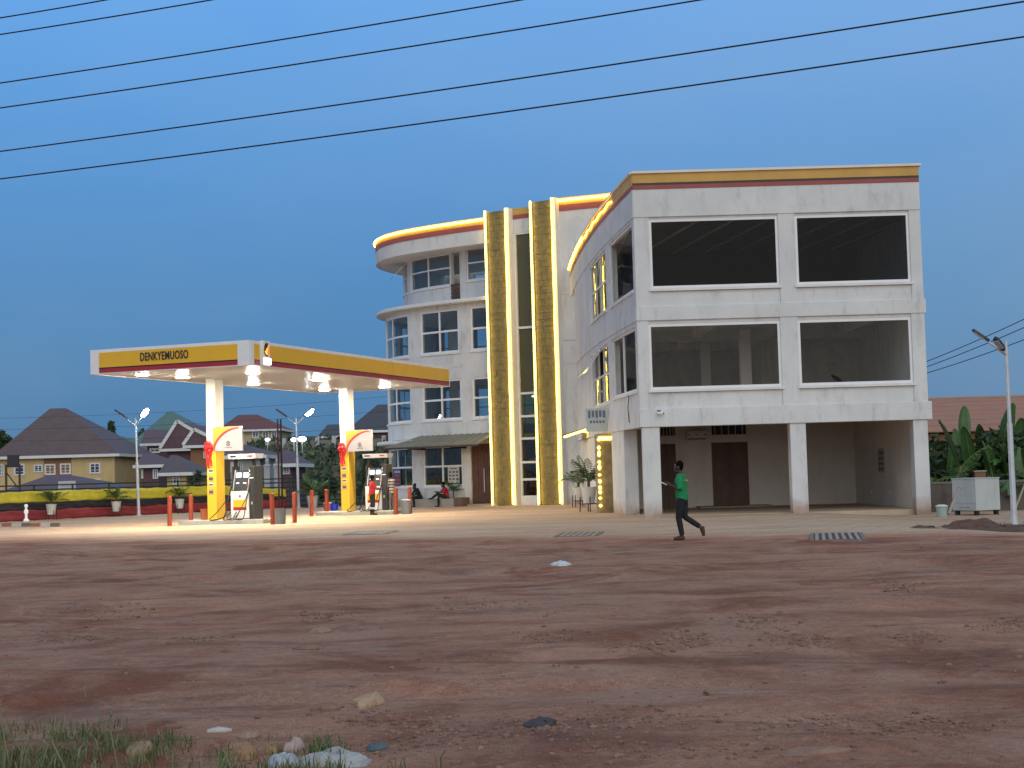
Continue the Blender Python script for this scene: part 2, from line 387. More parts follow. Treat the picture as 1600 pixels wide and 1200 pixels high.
def dirt(x, y):
    x = np.asarray(x, float); y = np.asarray(y, float)
    m = sstep(0.0, 2.0, edge_y(x) - y) * (1 - sstep(60, 90, np.hypot(x, y)))
    wob = x + 0.15 * y
    h = 0.09 * fbm(wob / 6.0, y / 2.6, 3, 3) + 0.05 * fbm(wob / 1.7, y / 0.8, 11, 3) + 0.02 * fbm(x / 0.35, y / 0.28, 23, 3)
    # shallow wheel ruts along the road and two worn scarps
    ph = y + 0.9 * fbm(x / 7, y / 9, 5, 2) + 0.1 * x
    h = h + 0.022 * np.sin(ph * 2.2) * sstep(14, 18, y)
    for y0, sl, amp, sd in ((11.6, -0.05, 0.045, 31), (25.5, -0.12, 0.05, 37), (16.6, 0.05, 0.03, 41)):
        yy = y0 + sl * x + 0.9 * fbm(x / 2.2, x * 0 + 2, sd, 3)
        h = h + amp * (sstep(-0.10, 0.10, y - yy) - 0.5) * (0.4 + 1.2 * np.clip(vnoise(x / 3.3, x * 0, sd + 2) + 0.5, 0, 1)) * np.exp(-((y - yy) / 2.5) ** 2)
    return m * h
_gx = np.arange(-26, 26.05, 0.1); _gy = np.arange(5, 50.05, 0.1); _GX, _GY = np.meshgrid(_gx, _gy); _GH = base_h(_GX, _GY) + dirt(_GX, _GY)
def gz(x, y):                                # ground height, read from a survey grid
    if not (-25.9 < x < 25.9 and 5.05 < y < 49.9): return float(base_h(x, y) + dirt(x, y))
    i = (x + 26) / 0.1; j = (y - 5) / 0.1; i0, j0 = int(i), int(j); u, v = i - i0, j - j0
    return float((_GH[j0, i0] * (1 - u) + _GH[j0, i0 + 1] * u) * (1 - v) + (_GH[j0 + 1, i0] * (1 - u) + _GH[j0 + 1, i0 + 1] * u) * v)

def ground_mesh():
    ang = list(np.radians(np.linspace(-27, 27, 330))) + list(np.radians(np.linspace(27, 333, 46)))[1:-1]
    ang = np.array(ang)
    rad = np.concatenate([[0.6], np.geomspace(4.0, 60, 215), np.geomspace(62, 260, 66)[0:], np.geomspace(300, 2600, 12)])
    A, Q = np.meshgrid(ang, rad); X = Q * np.sin(A); Y = Q * np.cos(A)
    Z = base_h(X, Y) + dirt(X, Y)
    # under the paving the sheet lies just below it
    Z = Z - 0.06 * sstep(-0.1, 0.6, Y - edge_y(X)) * (1 - sstep(-0.5, 0.5, Y - fence_y(X)))
    na, nr = len(ang), len(rad)
    v = np.stack([X, Y, Z], -1).reshape(-1, 3)
    i = np.arange(nr - 1)[:, None] * na; j = np.arange(na)[None]; k = (j + 1) % na
    f = np.stack([i + j, i + k, i + na + k, i + na + j], -1).reshape(-1, 4)
    me = bpy.data.meshes.new('ground'); me.from_pydata(v.tolist(), [], f.tolist() + [tuple(range(na - 1, -1, -1))]); me.update()
    me.polygons.foreach_set('use_smooth', [True] * len(me.polygons)); return me

def dirt_material():
    m = bpy.data.materials.new('red_laterite_dirt'); m.use_nodes = True
    n = m.node_tree.nodes; l = m.node_tree.links; p = n['Principled BSDF']
    p.inputs['Specular IOR Level'].default_value = 0.25
    tc = n.new('ShaderNodeTexCoord')
    def noise(sc_, det=6, rough=0.6, s=(1, 1, 1), dist=0.0):
        mp = n.new('ShaderNodeMapping'); mp.inputs['Scale'].default_value = s; l.new(tc.outputs['Object'], mp.inputs['Vector'])
        q = n.new('ShaderNodeTexNoise'); q.inputs['Scale'].default_value = sc_; q.inputs['Detail'].default_value = det
        q.inputs['Roughness'].default_value = rough; q.inputs['Distortion'].default_value = dist
        l.new(mp.outputs[0], q.inputs['Vector']); return q.outputs['Fac']
    def ramp(fac, stops):
        c = n.new('ShaderNodeValToRGB'); c.color_ramp.elements[0].position = stops[0][0]; c.color_ramp.elements[0].color = rgb(stops[0][1])
        c.color_ramp.elements[1].position = stops[-1][0]; c.color_ramp.elements[1].color = rgb(stops[-1][1])
        for pz, cl in stops[1:-1]: e = c.color_ramp.elements.new(pz); e.color = rgb(cl)
        l.new(fac, c.inputs['Fac']); return c.outputs['Color']
    def mix(a, b, fac, mode='MIX'):
        x = n.new('ShaderNodeMix'); x.data_type = 'RGBA'; x.blend_type = mode
        if isinstance(fac, float): x.inputs['Factor'].default_value = fac
        else: l.new(fac, x.inputs['Factor'])
        for s_, v_ in (('A', a), ('B', b)):
            if isinstance(v_, tuple): x.inputs[s_].default_value = rgb(v_)
            else: l.new(v_, x.inputs[s_])
        return x.outputs['Result']
    # broad patches: grey-brown compacted dust, red laterite, tan dry dust; stretched along the road
    c = ramp(noise(0.6, 9, 0.70, (0.75, 1.0, 1), 0.9), [(0.32, (0.20, 0.078, 0.045)), (0.44, (0.31, 0.140, 0.088)), (0.55, (0.41, 0.205, 0.135)), (0.72, (0.52, 0.28, 0.185))])
    grey = ramp(noise(0.42, 8, 0.66, (0.8, 0.9, 1), 1.2), [(0.47, (0, 0, 0)), (0.60, (0.8, 0.8, 0.8))])
    c = mix(c, (0.40, 0.235, 0.170), grey)
    red = ramp(noise(0.36, 8, 0.66, (0.75, 0.9, 1), 1.3), [(0.53, (0, 0, 0)), (0.63, (0.9, 0.9, 0.9))])
    c = mix(c, (0.235, 0.082, 0.042), red)
    dark = ramp(noise(0.8, 9, 0.72, (0.55, 1.1, 1), 0.9), [(0.54, (0, 0, 0)), (0.70, (0.8, 0.8, 0.8))])
    c = mix(c, (0.14, 0.066, 0.045), dark)
    pale = ramp(noise(1.7, 8, 0.72, (0.55, 1.2, 1), 0.6), [(0.57, (0, 0, 0)), (0.70, (0.6, 0.6, 0.6))])
    c = mix(c, (0.46, 0.28, 0.19), pale)
    trk = ramp(noise(1.0, 5, 0.55, (0.05, 1.9, 1), 0.25), [(0.56, (0, 0, 0)), (0.66, (0.42, 0.42, 0.42))])      # worn wheel lines
    c = mix(c, (0.17, 0.078, 0.052), trk)
    trk2 = ramp(noise(1.3, 5, 0.55, (0.045, 2.3, 1), 0.2), [(0.60, (0, 0, 0)), (0.70, (0.35, 0.35, 0.35))])
    c = mix(c, (0.40, 0.235, 0.165), trk2)
    fine = ramp(noise(14, 8, 0.75), [(0.3, (0.72, 0.72, 0.72)), (0.7, (1.22, 1.22, 1.22))])
    c = mix(c, fine, 1.0, 'MULTIPLY')
    grit = ramp(noise(70, 4, 0.6), [(0.35, (0.72, 0.72, 0.72)), (0.66, (1.2, 1.2, 1.2))])
    c = mix(c, grit, 1.0, 'MULTIPLY')
    # far land beyond the site is grassy
    sp = n.new('ShaderNodeSeparateXYZ'); l.new(tc.outputs['Object'], sp.inputs[0])
    far = n.new('ShaderNodeMapRange'); far.inputs[1].default_value = 88; far.inputs[2].default_value = 104
    l.new(sp.outputs['Y'], far.inputs[0])
    grass = ramp(noise(0.25, 8, 0.7), [(0.35, (0.045, 0.065, 0.030)), (0.5, (0.075, 0.085, 0.040)), (0.62, (0.19, 0.12, 0.075))])
    c = mix(c, grass, far.outputs[0])
    l.new(c, p.inputs['Base Color'])
    rr = ramp(dark, [(0, (0.95, 0.95, 0.95)), (1, (0.62, 0.62, 0.62))]); l.new(rr, p.inputs['Roughness'])
    b1 = n.new('ShaderNodeBump'); b1.inputs['Strength'].default_value = 0.7; b1.inputs['Distance'].default_value = 0.05
    l.new(noise(6, 9, 0.72), b1.inputs['Height'])
    b2 = n.new('ShaderNodeBump'); b2.inputs['Strength'].default_value = 0.6; b2.inputs['Distance'].default_value = 0.012
    l.new(noise(45, 5, 0.7), b2.inputs['Height']); l.new(b1.outputs[0], b2.inputs['Normal']); l.new(b2.outputs[0], p.inputs['Normal'])
    return m
DIRT = dirt_material()
g = bpy.data.objects.new('ground', ground_mesh()); g.data.materials.append(DIRT); COL.objects.link(g); tag(g, kind='structure')

def paving_material():
    m = bpy.data.materials.new('dusty_paving'); m.use_nodes = True
    n = m.node_tree.nodes; l = m.node_tree.links; p = n['Principled BSDF']; p.inputs['Roughness'].default_value = 0.85
    p.inputs['Specular IOR Level'].default_value = 0.3
    tc = n.new('ShaderNodeTexCoord'); mp = n.new('ShaderNodeMapping'); mp.inputs['Rotation'].default_value = (0, 0, R(22))
    l.new(tc.outputs['Object'], mp.inputs['Vector'])
    br = n.new('ShaderNodeTexBrick'); br.inputs['Scale'].default_value = 1.0; br.inputs['Brick Width'].default_value = 0.6; br.inputs['Row Height'].default_value = 0.6
    br.offset = 0.0; br.inputs['Mortar Size'].default_value = 0.012
    br.inputs['Color1'].default_value = (0.57, 0.42, 0.30, 1); br.inputs['Color2'].default_value = (0.52, 0.38, 0.27, 1); br.inputs['Mortar'].default_value = (0.30, 0.21, 0.155, 1)
    l.new(mp.outputs[0], br.inputs['Vector'])
    def nz(s, det, sx):
        q = n.new('ShaderNodeMapping'); q.inputs['Scale'].default_value = sx; l.new(tc.outputs['Object'], q.inputs['Vector'])
        k = n.new('ShaderNodeTexNoise'); k.inputs['Scale'].default_value = s; k.inputs['Detail'].default_value = det; k.inputs['Roughness'].default_value = 0.65
        l.new(q.outputs[0], k.inputs['Vector']); return k.outputs['Fac']
    def rm(f, a, b, va, vb):
        c = n.new('ShaderNodeValToRGB'); c.color_ramp.elements[0].position = a; c.color_ramp.elements[1].position = b
        c.color_ramp.elements[0].color = va; c.color_ramp.elements[1].color = vb; l.new(f, c.inputs['Fac']); return c.outputs['Color']
    def mx(a, b, f, mode='MIX'):
        x = n.new('ShaderNodeMix'); x.data_type = 'RGBA'; x.blend_type = mode
        l.new(f, x.inputs['Factor']) if not isinstance(f, float) else setattr(x.inputs['Factor'], 'default_value', f)
        l.new(a, x.inputs['A'])
        if isinstance(b, tuple): x.inputs['B'].default_value = b
        else: l.new(b, x.inputs['B'])
        return x.outputs['Result']
    c = mx(br.outputs['Color'], (0.45, 0.255, 0.155, 1), rm(nz(0.35, 8, (0.5, 1.2, 1)), 0.42, 0.66, (0, 0, 0, 1), (0.85, 0.85, 0.85, 1)))
    at_ = n.new('ShaderNodeAttribute'); at_.attribute_name = 'spill'
    ad = n.new('ShaderNodeMath'); ad.operation = 'ADD'; l.new(at_.outputs['Fac'], ad.inputs[0]); l.new(nz(1.1, 9, (0.35, 1.3, 1)), ad.inputs[1])
    c = mx(c, (0.40, 0.185, 0.115, 1), rm(ad.outputs[0], 0.62, 0.86, (0, 0, 0, 1), (1, 1, 1, 1)))
    c = mx(c, (0.20, 0.15, 0.125, 1), rm(nz(0.9, 8, (0.4, 1.2, 1)), 0.56, 0.74, (0, 0, 0, 1), (0.7, 0.7, 0.7, 1)))
    c = mx(c, rm(nz(9, 7, (1, 1, 1)), 0.3, 0.7, (0.78, 0.78, 0.78, 1), (1.15, 1.15, 1.15, 1)), 1.0, 'MULTIPLY')
    l.new(c, p.inputs['Base Color'])
    b = n.new('ShaderNodeBump'); b.inputs['Strength'].default_value = 0.35; b.inputs['Distance'].default_value = 0.02
    l.new(nz(12, 6, (1, 1, 1)), b.inputs['Height']); l.new(b.outputs[0], p.inputs['Normal'])
    return m
def paving():
    xs = np.linspace(-34, 30, 170); T = np.concatenate([[0, 0.006, 0.02, 0.035], np.linspace(0.05, 1, 50)]); V = []; SP = []
    for x in xs:
        wob = 0.9 * float(fbm(x / 2.1, 0.0, 51, 5))
        e = float(edge_y(x)) + wob; b = min(96.0, float(fence_y(x)) - 0.15)
        if b < e + 1: b = e + 1
        Yv = e + (b - e) * T; Xv = np.full_like(Yv, x); Hv = base_h(Xv, Yv); Fv = fbm(Xv / 2, Yv / 2, 9, 2)
        for k, y in enumerate(Yv):
            SP.append(0.42 * math.exp(-(y - e) / 2.2))
            V.append((x, float(y), float(Hv[k]) + (-0.09 if k == 0 else (0.0 if k == 1 else 0.012 + 0.006 * float(Fv[k])))))
    nT = len(T)
    F = [(i * nT + j, (i + 1) * nT + j, (i + 1) * nT + j + 1, i * nT + j + 1) for i in range(len(xs) - 1) for j in range(nT - 1)]
    me = bpy.data.meshes.new('forecourt'); me.from_pydata(V, [], F); me.update()
    me.polygons.foreach_set('use_smooth', [True] * len(me.polygons)); me.materials.append(paving_material()); ak = me.attributes.new('spill', 'FLOAT', 'POINT'); ak.data.foreach_set('value', SP)
    o = bpy.data.objects.new('forecourt', me); COL.objects.link(o); tag(o, kind='structure')
paving()

# ================================================================== THE BUILDING
BL = (4.3, 51.6, 0.0)
bld = root('commercial_building', 'white commercial building with yellow light strips, curved glazed wing and a two-bay corner block', 'building', BL, world=True)
SLATE = mat('brown_slate_cladding', (0.22, 0.185, 0.075), 0.6, 0.3, 4.0, 0.6, 9, stain=(0.13, 0.10, 0.04), stain_amt=0.7, stain_scale=(0.8, 0.8, 14), stain_lo=0.44)
FILM = mat('glow_tinted_frosted_glazing', (0.085, 0.08, 0.035), 0.18, 0.10, 0.6, spec=0.5)  # olive of the LED glow is put into the glazing colour

# ---- corner block: front face (Y = 51.6) and the gently curved side wall
FR = Facade([(4.27, 51.6), (13.97, 51.6)], smooth=False)
SD = Facade([(3.0, 75.6), (3.03, 72), (3.1, 68.5), (3.2, 65.5), (3.5, 60), (3.85, 55.8), (4.27, 51.6)])
Zs = dict(base=-0.2, beam0=3.03, beam1=3.64, sill1=4.28, head1=6.50, beam2=6.62, beam2t=7.10, sill2=7.70, head2=10.06, band0=10.14, top=11.68)
def fx(px, py): return FR.hit(px, py)[0]
wl = [(fx(1017, 560) - 0.05, fx(1221, 555)), (fx(1248, 553), fx(1426, 549))]
wu = [(fx(1015, 395), fx(1217, 390)), (fx(1243, 388), fx(1422, 385))]
L = FR.len
for (z0, z1, ws, zs0, zs1) in ((3.64, 6.62, wl, 4.28, 6.50), (7.10, 10.14, wu, 7.70, 10.06)):
    for a, b in ((0.0, ws[0][0]), (ws[0][1], ws[1][0]), (ws[1][1], L)):
        FR.box(MB(), a + 0.001, b - 0.001, z0, z1, -0.45, 0.0).build('pier', WHITE, bld)
    for a, b in ws:
        FR.box(MB(), a, b, z0, zs0 - 0.1, -0.30, -0.05).build('spandrel', WHITE, bld)
        FR.box(MB(), a, b, zs1 + 0.002, z1, -0.30, -0.05).build('lintel', WHITE, bld)
FR.box(MB(), -0.02, L + 0.10, 3.03, 3.64, -0.5, 0.07).build('beam', WHITE, bld, bevel=0.015)
FR.box(MB(), -0.01, L + 0.06, 6.62, 7.10, -0.5, 0.035).build('beam', WHITE, bld, bevel=0.015)
FR.box(MB(), 0.001, L, 10.14, 11.08, -0.3, 0.03).build('parapet', WHITE, bld)
FR.box(MB(), -0.005, L, 11.08, 11.22, -0.3, 0.045).build('red_stripe', BRED, bld)
FR.box(MB(), -0.005, L, 11.22, 11.30, -0.3, 0.047).build('dark_stripe', DARKB, bld)
FR.box(MB(), -0.005, L, 11.30, 11.62, -0.3, 0.05).build('yellow_stripe', BYEL, bld)
FR.box(MB(), -0.03, L + 0.08, 11.62, 11.70, -0.45, 0.13).build('coping', GREYW, bld)
for i, (a, b) in enumerate(wl): FR.window(bld, a, b, 4.28, 6.50, fw=0.09, d=-0.06, gl=GLASSM)
for i, (a, b) in enumerate(wu): FR.window(bld, a, b, 7.70, 10.06, fw=0.09, d=-0.06, gl=GLASSD)
for px0, px1 in ((1006, 1033), (1237, 1262), (1430, 1453)):
    a = gnd(px0, 808).x; ss = FR.hit(px0, 740)[0]; se = FR.hit(px1, 740)[0]
    FR.box(MB(), ss, se, -0.3, 3.03, -0.5, -0.0).build('column', WHITE, bld, bevel=0.02)
# ground-floor room behind the columns
GB = 62.0
def wbox(name, m, *a, bevel=0.0, par=None): return MB().box(*a).build(name, m, par or bld, bevel=bevel)
def bxs(px, py): return at(px, py, GB)
d0, d1 = bxs(1113, 740).x, bxs(1170, 740).x; e0, e1 = bxs(1030, 740).x, bxs(1057, 740).x
BK = Facade([(3.9, GB), (13.72, GB)], smooth=False)
hs = [(e0 - 3.9, e1 - 3.9, 0.0, 2.62), (d0 - 3.9, d1 - 3.9, 0.0, 2.62)]
h2 = [(bxs(1030, 680).x - 3.9, bxs(1055, 680).x - 3.9, 2.95, 3.3), (bxs(1112, 677).x - 3.9, bxs(1166, 677).x - 3.9, 2.93, 3.34)]
mb = MB(); BK.wall(mb, 0, 9.82, -0.25, 2.8, -0.2, 0.0, hs); BK.wall(mb, 0, 9.82, 2.8, 3.5, -0.2, 0.0, h2); mb.build('back_wall', GREYW, bld)
for a, b, z0, z1 in hs:
    dr = BK.box(MB(), a, b, 0.0, 2.62, -0.16, -0.06).build('door', WOOD, bld)
    BK.box(MB(), (a + b) / 2 - 0.02, (a + b) / 2 + 0.02, 0.02, 2.6, -0.06, -0.045).build('door_joint', BLK, dr)
    if b - a > 1: 
        for k in (0.25, 0.75): BK.box(MB(), lerp(a, b, k) - 0.24, lerp(a, b, k) + 0.24, 0.35, 2.3, -0.06, -0.04).build('door_panel', WOOD, dr)
for a, b, z0, z1 in h2:
    v = BK.box(MB(), a, b, z0, z1, -0.19, -0.15).build('vent_window', BLK, bld)
    for k in range(5): BK.box(MB(), lerp(a, b, (k + .5) / 5) - .015, lerp(a, b, (k + .5) / 5) + .015, z0, z1, -0.15, -0.11).build('louvre', GREYW, v)
wbox('end_wall', GREYW, 13.72, 13.95, 52.12, 62.2, -0.3, 3.4)
wbox('partition', GREYW, 4.15, 4.4, 56.0, 61.99, -0.2, 3.5)
wbox('door_step', CONC, d0 - 0.7, d1 + 0.7, 60.6, 61.98, -0.1, 0.09, bevel=0.02)
wbox('floor_slab', mat('dusty_floor_screed', (0.52, 0.40, 0.29), 0.85, 0.15, 1.2), 4.3, 13.7, 52.0, 62.2, -0.3, 0.03)
# floor slabs, upper back wall, inner columns and beams
def plan(y0): return [tuple(p[:2]) for p in [SD.pos(s, -0.25) for s in np.linspace(SD.len, SD.len - (y0 - 51.6), 14)]]
for z0, z1 in ((3.32, 3.62), (6.78, 7.06), (10.2, 10.45)):
    MB().prism(list(reversed(plan(66.5))) + [(13.7, 51.75), (13.7, 66.0)], z0, z1).build('slab', CONC, bld)
wbox('upper_back_wall', CONC, 3.6, 13.9, 66.0, 66.25, 3.5, 11.0)
wbox('upper_end_wall', WHITE, 13.72, 13.95, 52.06, 66.25, 3.64, 11.1)
wbox('inner_column', GREYW, 8.62, 9.02, 57.6, 58.0, 3.62, 6.78); wbox('inner_column', GREYW, 7.7, 8.05, 62.0, 62.4, 3.62, 6.78)
wbox('inner_beam', CONC, 4.4, 13.7, 57.65, 57.95, 6.38, 6.777); wbox('inner_beam', CONC, 4.4, 13.7, 62.05, 62.35, 6.38, 6.777)
for x in (6.9, 9.7, 12.2): wbox('inner_beam', CONC, x - .14, x + .14, 52.1, 65.9, 6.42, 6.774)
wbox('inner_wall', CONC, 9.9, 10.1, 55.2, 65.9, 3.62, 6.4)
wbox('inner_wall', CONC, 10.12, 13.7, 60.4, 60.6, 3.62, 6.36)
wbox('wall_chase', BLK, 11.2, 11.42, 60.36, 60.402, 4.1, 6.1); wbox('wall_chase', BLK, 12.4, 12.75, 60.36, 60.402, 5.5, 5.62)
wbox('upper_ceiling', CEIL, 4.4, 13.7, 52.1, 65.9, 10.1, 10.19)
for k in range(7):
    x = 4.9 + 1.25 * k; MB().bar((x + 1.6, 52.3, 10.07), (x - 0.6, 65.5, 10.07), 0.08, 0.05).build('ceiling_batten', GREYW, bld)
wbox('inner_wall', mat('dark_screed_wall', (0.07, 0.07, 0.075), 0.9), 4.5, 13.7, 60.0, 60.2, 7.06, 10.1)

# side wall of the corner block
def sdx(px, py): return SD.hit(px, py)
sA = SD.len; sB = sdx(953, 450)[0]; sC = sdx(947, 450)[0]; sD2 = sdx(922, 450)[0]
mb = MB(); SD.wall(mb, 4.2, sA - 0.002, 7.06, 10.14, -0.3, -0.0, [(sD2, sC, 7.70, 10.0), (sB, sA - 0.42, 7.70, 10.04)]); mb.build('side_wall', WHITE, bld)
mb = MB(); SD.wall(mb, 4.2, sA - 0.002, 3.64, 6.62, -0.3, -0.0, [(sD2, sC, 4.2, 6.42), (sB, sA - 0.42, 4.28, 6.46)]); mb.build('side_wall', WHITE, bld)
SD.box(MB(), 4.2, sA - 0.02, 3.03, 3.64, -0.3, 0.06).build('beam', WHITE, bld)
SD.box(MB(), 4.2, sA - 0.01, 6.62, 7.06, -0.3, 0.03).build('beam', WHITE, bld)
SD.box(MB(), 1.0, sA, 10.14, 11.08, -0.3, 0.028).build('parapet', WHITE, bld)
SD.box(MB(), 1.0, sA, 11.08, 11.22, -0.3, 0.043).build('red_stripe', BRED, bld)
SD.box(MB(), 1.0, sA, 11.22, 11.62, -0.3, 0.048).build('yellow_stripe', BYEL, bld)
SD.box(MB(), 1.0, sA, 11.62, 11.70, -0.45, 0.10).build('coping', GREYW, bld)
SD.window(bld, sD2, sC, 7.70, 10.0, (0.33, 0.66), (0.5,), fw=0.08, d=-0.05)
SD.window(bld, sB, sA - 0.42, 7.70, 10.04, (), (), fw=0.09, d=-0.05, gl=GLASSM)
SD.window(bld, sD2, sC, 4.2, 6.42, (0.33, 0.66), (0.5,), fw=0.08, d=-0.05, skip=((0, 1), (1, 1)))
SD.window(bld, sB, sA - 0.42, 4.28, 6.46, (0.45,), (), fw=0.09, d=-0.05, gl=GLASSM)
for k in range(2):                                # two open top-hung casements
    a = lerp(sD2, sC, k / 3) + 0.05; b = lerp(sD2, sC, (k + 1) / 3) - 0.05
    mb = MB(); top = 6.36; bot = 5.42; out = 0.62
    for sa, sb in ((a, a + 0.06), (b - 0.06, b)):
        mb.hexa([SD.pos(sa, 0, top), SD.pos(sb, 0, top), SD.pos(sb, out, bot), SD.pos(sa, out, bot)], [SD.pos(sa, 0.05, top), SD.pos(sb, 0.05, top), SD.pos(sb, out + 0.05, bot), SD.pos(sa, out + 0.05, bot)])
    for t0, t1 in ((0, 0.06), (0.94, 1)):
        P = lambda s, t, e: SD.pos(s, out * t + e, lerp(top, bot, t))
        mb.hexa([P(a, t0, 0.002), P(b, t0, 0.002), P(b, t1, 0.002), P(a, t1, 0.002)], [P(a, t0, 0.047), P(b, t0, 0.047), P(b, t1, 0.047), P(a, t1, 0.047)])
    c = mb.build('open_casement', PVC, bld)
    MB().add([], []) ; q = MB(); q.add([SD.pos(a + .06, 0.06, top - .06), SD.pos(b - .06, 0.06, top - .06), SD.pos(b - .06, out, bot + .06), SD.pos(a + .06, out, bot + .06)], [(0, 1, 2, 3)]); q.build('pane', GLASS, c)
# LED strip along the far part of the side parapet, loose near its front end
sled0 = 1.2; sled1 = sdx(958, 300)[0]
pts = [SD.pos(s, 0.10, 11.46 - (0.10 * math.sin((s - sled0) * 1.7) if s > sled0 + 9 else 0)) for s in np.linspace(sled0, sled0 + 9.5, 40)]
MB().tube(pts, 0.05, 6).build('led_strip', LED, bld)
MB().tube([SD.pos(s, 0.09, 11.40 + 0.04 * math.sin(s * 3)) for s in np.linspace(sled0 + 9.6, sled1, 30)], 0.035, 6).build('led_strip', emit('led_strip_dim', (1.0, 0.62, 0.08), 7.0), bld)
# ground floor of the side: column, recessed wall, stone pillar with a light bar and glowing beads
sp0 = sdx(957, 740)[0]; sp1 = sdx(976, 740)[0]
SD.box(MB(), sp0, sp1, -0.2, 3.03, -0.5, -0.0).build('column', WHITE, bld, bevel=0.02)
SD.box(MB(), 4.2, sp0 - 0.9, -0.2, 3.03, -0.3, -0.02).build('side_wall', WHITE, bld)
ST = mat('yellow_stone_tile', (0.25, 0.20, 0.10), 0.55, 0.45, 2.2, 0.5, 6, stain=(0.10, 0.09, 0.06), stain_amt=0.7, stain_scale=(1, 1, 1))
sq0 = sdx(930, 740)[0]; sq1 = sdx(953, 740)[0]
pil = SD.box(MB(), sq1 - 0.95, sq1 - 0.02, -0.2, 3.02, -0.2, 0.42).build('stone_pillar', ST, bld)
P0 = SD.pos(sq1 + 0.02, 0.40)
for k in range(11):
    z = 0.32 + 0.24 * k + random.uniform(-.07, .07); h = random.uniform(.03, .12)
    MB().ell((P0.x, P0.y, z), 0.055, 0.05, h, 8, 6).build('glint_bead', LED, pil)  # glowing beads stand in for gold reflections down the pillar edge
SD.box(MB(), sq1 - 0.018, sq1 + 0.03, 2.78, 2.90, -0.15, 0.40).build('light_bar', LED, pil)
# sign box and little canopy over the side entrance
sg0 = sdx(927, 655)[0]; sg1 = sdx(951, 655)[0]
sgn = SD.box(MB(), sg1 - 0.2, sg1, 3.10, 3.98, 0.07, 0.86).build('sign_box', mat('pale_sign_face', (0.50, 0.54, 0.54), 0.4, 0.08, 3), bld)
sgm = mat('blue_grey_lettering', (0.13, 0.18, 0.22), 0.5)
for k in range(5): SD.box(MB(), sg1 + .001, sg1 + .012, 3.62 + .03 * (k % 2), 3.90, 0.13 + .14 * k, 0.22 + .14 * k).build('letter', sgm, sgn)
for k in range(5): SD.box(MB(), sg1 + .001, sg1 + .009, 3.42, 3.52, 0.16 + .12 * k, 0.24 + .12 * k).build('letter', sgm, sgn)
c0, c1 = at(880, 682, 66.0), at(936, 664, 64.5)
mb = MB(); mb.hexa([c0, c1, c1 + Vector((0.2, 2.6, 0)), c0 + Vector((0.2, 2.6, 0))], [p + Vector((0, 0, 0.07)) for p in (c0, c1, c1 + Vector((0.2, 2.6, 0)), c0 + Vector((0.2, 2.6, 0)))])
cano = mb.build('entrance_canopy', DARKB, bld)
MB().tube([c0 + Vector((0.05, -0.05, -0.02)), c1 + Vector((0, -0.05, -0.02))], 0.045, 6).build('led_strip', LED, cano)
MB().tube([lerp(c0, c1, .55) + Vector((0, 0, -.03)), lerp(c0, c1, .55) + Vector((.9, .9, -.25))], 0.04, 6).build('led_strip', LED, cano)

# ---- curved rear wing (four storeys)
GF = Facade([(-4.6, 91.0), (-6.2, 88.0), (-6.85, 85.8), (-6.85, 84.2), (-6.4, 82.6), (-5.6, 81.35), (-4.6, 80.35), (-2.9, 79.0), (-0.8, 77.6), (1.0, 76.6), (2.7, 75.75), (5.4, 74.6)])
TF = Facade([(-3.9, 90.2), (-5.2, 87.6), (-5.85, 85.8), (-5.85, 84.7), (-5.5, 83.4), (-4.75, 82.2), (-3.9, 81.3), (-2.4, 80.0), (-0.6, 78.7), (0.6, 77.9)])
BW = Facade([(6.0, 87.5), (-4.6, 91.0)], smooth=False)        # rear outside wall, seen from behind
def rect(F, x0, y0, x1, y1):
    xm = (x0 + x1) / 2
    return F.hit(x0, (y0 + y1) / 2)[0], F.hit(x1, (y0 + y1) / 2)[0], F.hit(xm, y1)[1], F.hit(xm, y0)[1]
sS0 = GF.hit(770, 560)[0]; sEnd = GF.len - 0.05
Zf = [0.0, 3.55, 7.05, 10.55, 14.0]
w2 = [rect(GF, 603, 489, 638, 557), rect(GF, 657, 486, 717, 553), rect(GF, 735, 482, 765, 549)]
w1 = [rect(GF, 607, 600, 642, 662), rect(GF, 660, 592, 721, 655), rect(GF, 738, 590, 771, 653)]
w0 = [rect(GF, 609, 700, 645, 762), rect(GF, 661, 697, 723, 760)]
dG = rect(GF, 736, 693, 776, 786)
def even(ws): 
    z0 = sum(w[2] for w in ws) / len(ws); z1 = sum(w[3] for w in ws) / len(ws); return [(w[0], w[1], z0, z1) for w in ws]
w2, w1, w0 = even(w2), even(w1), even(w0)
backwin = []
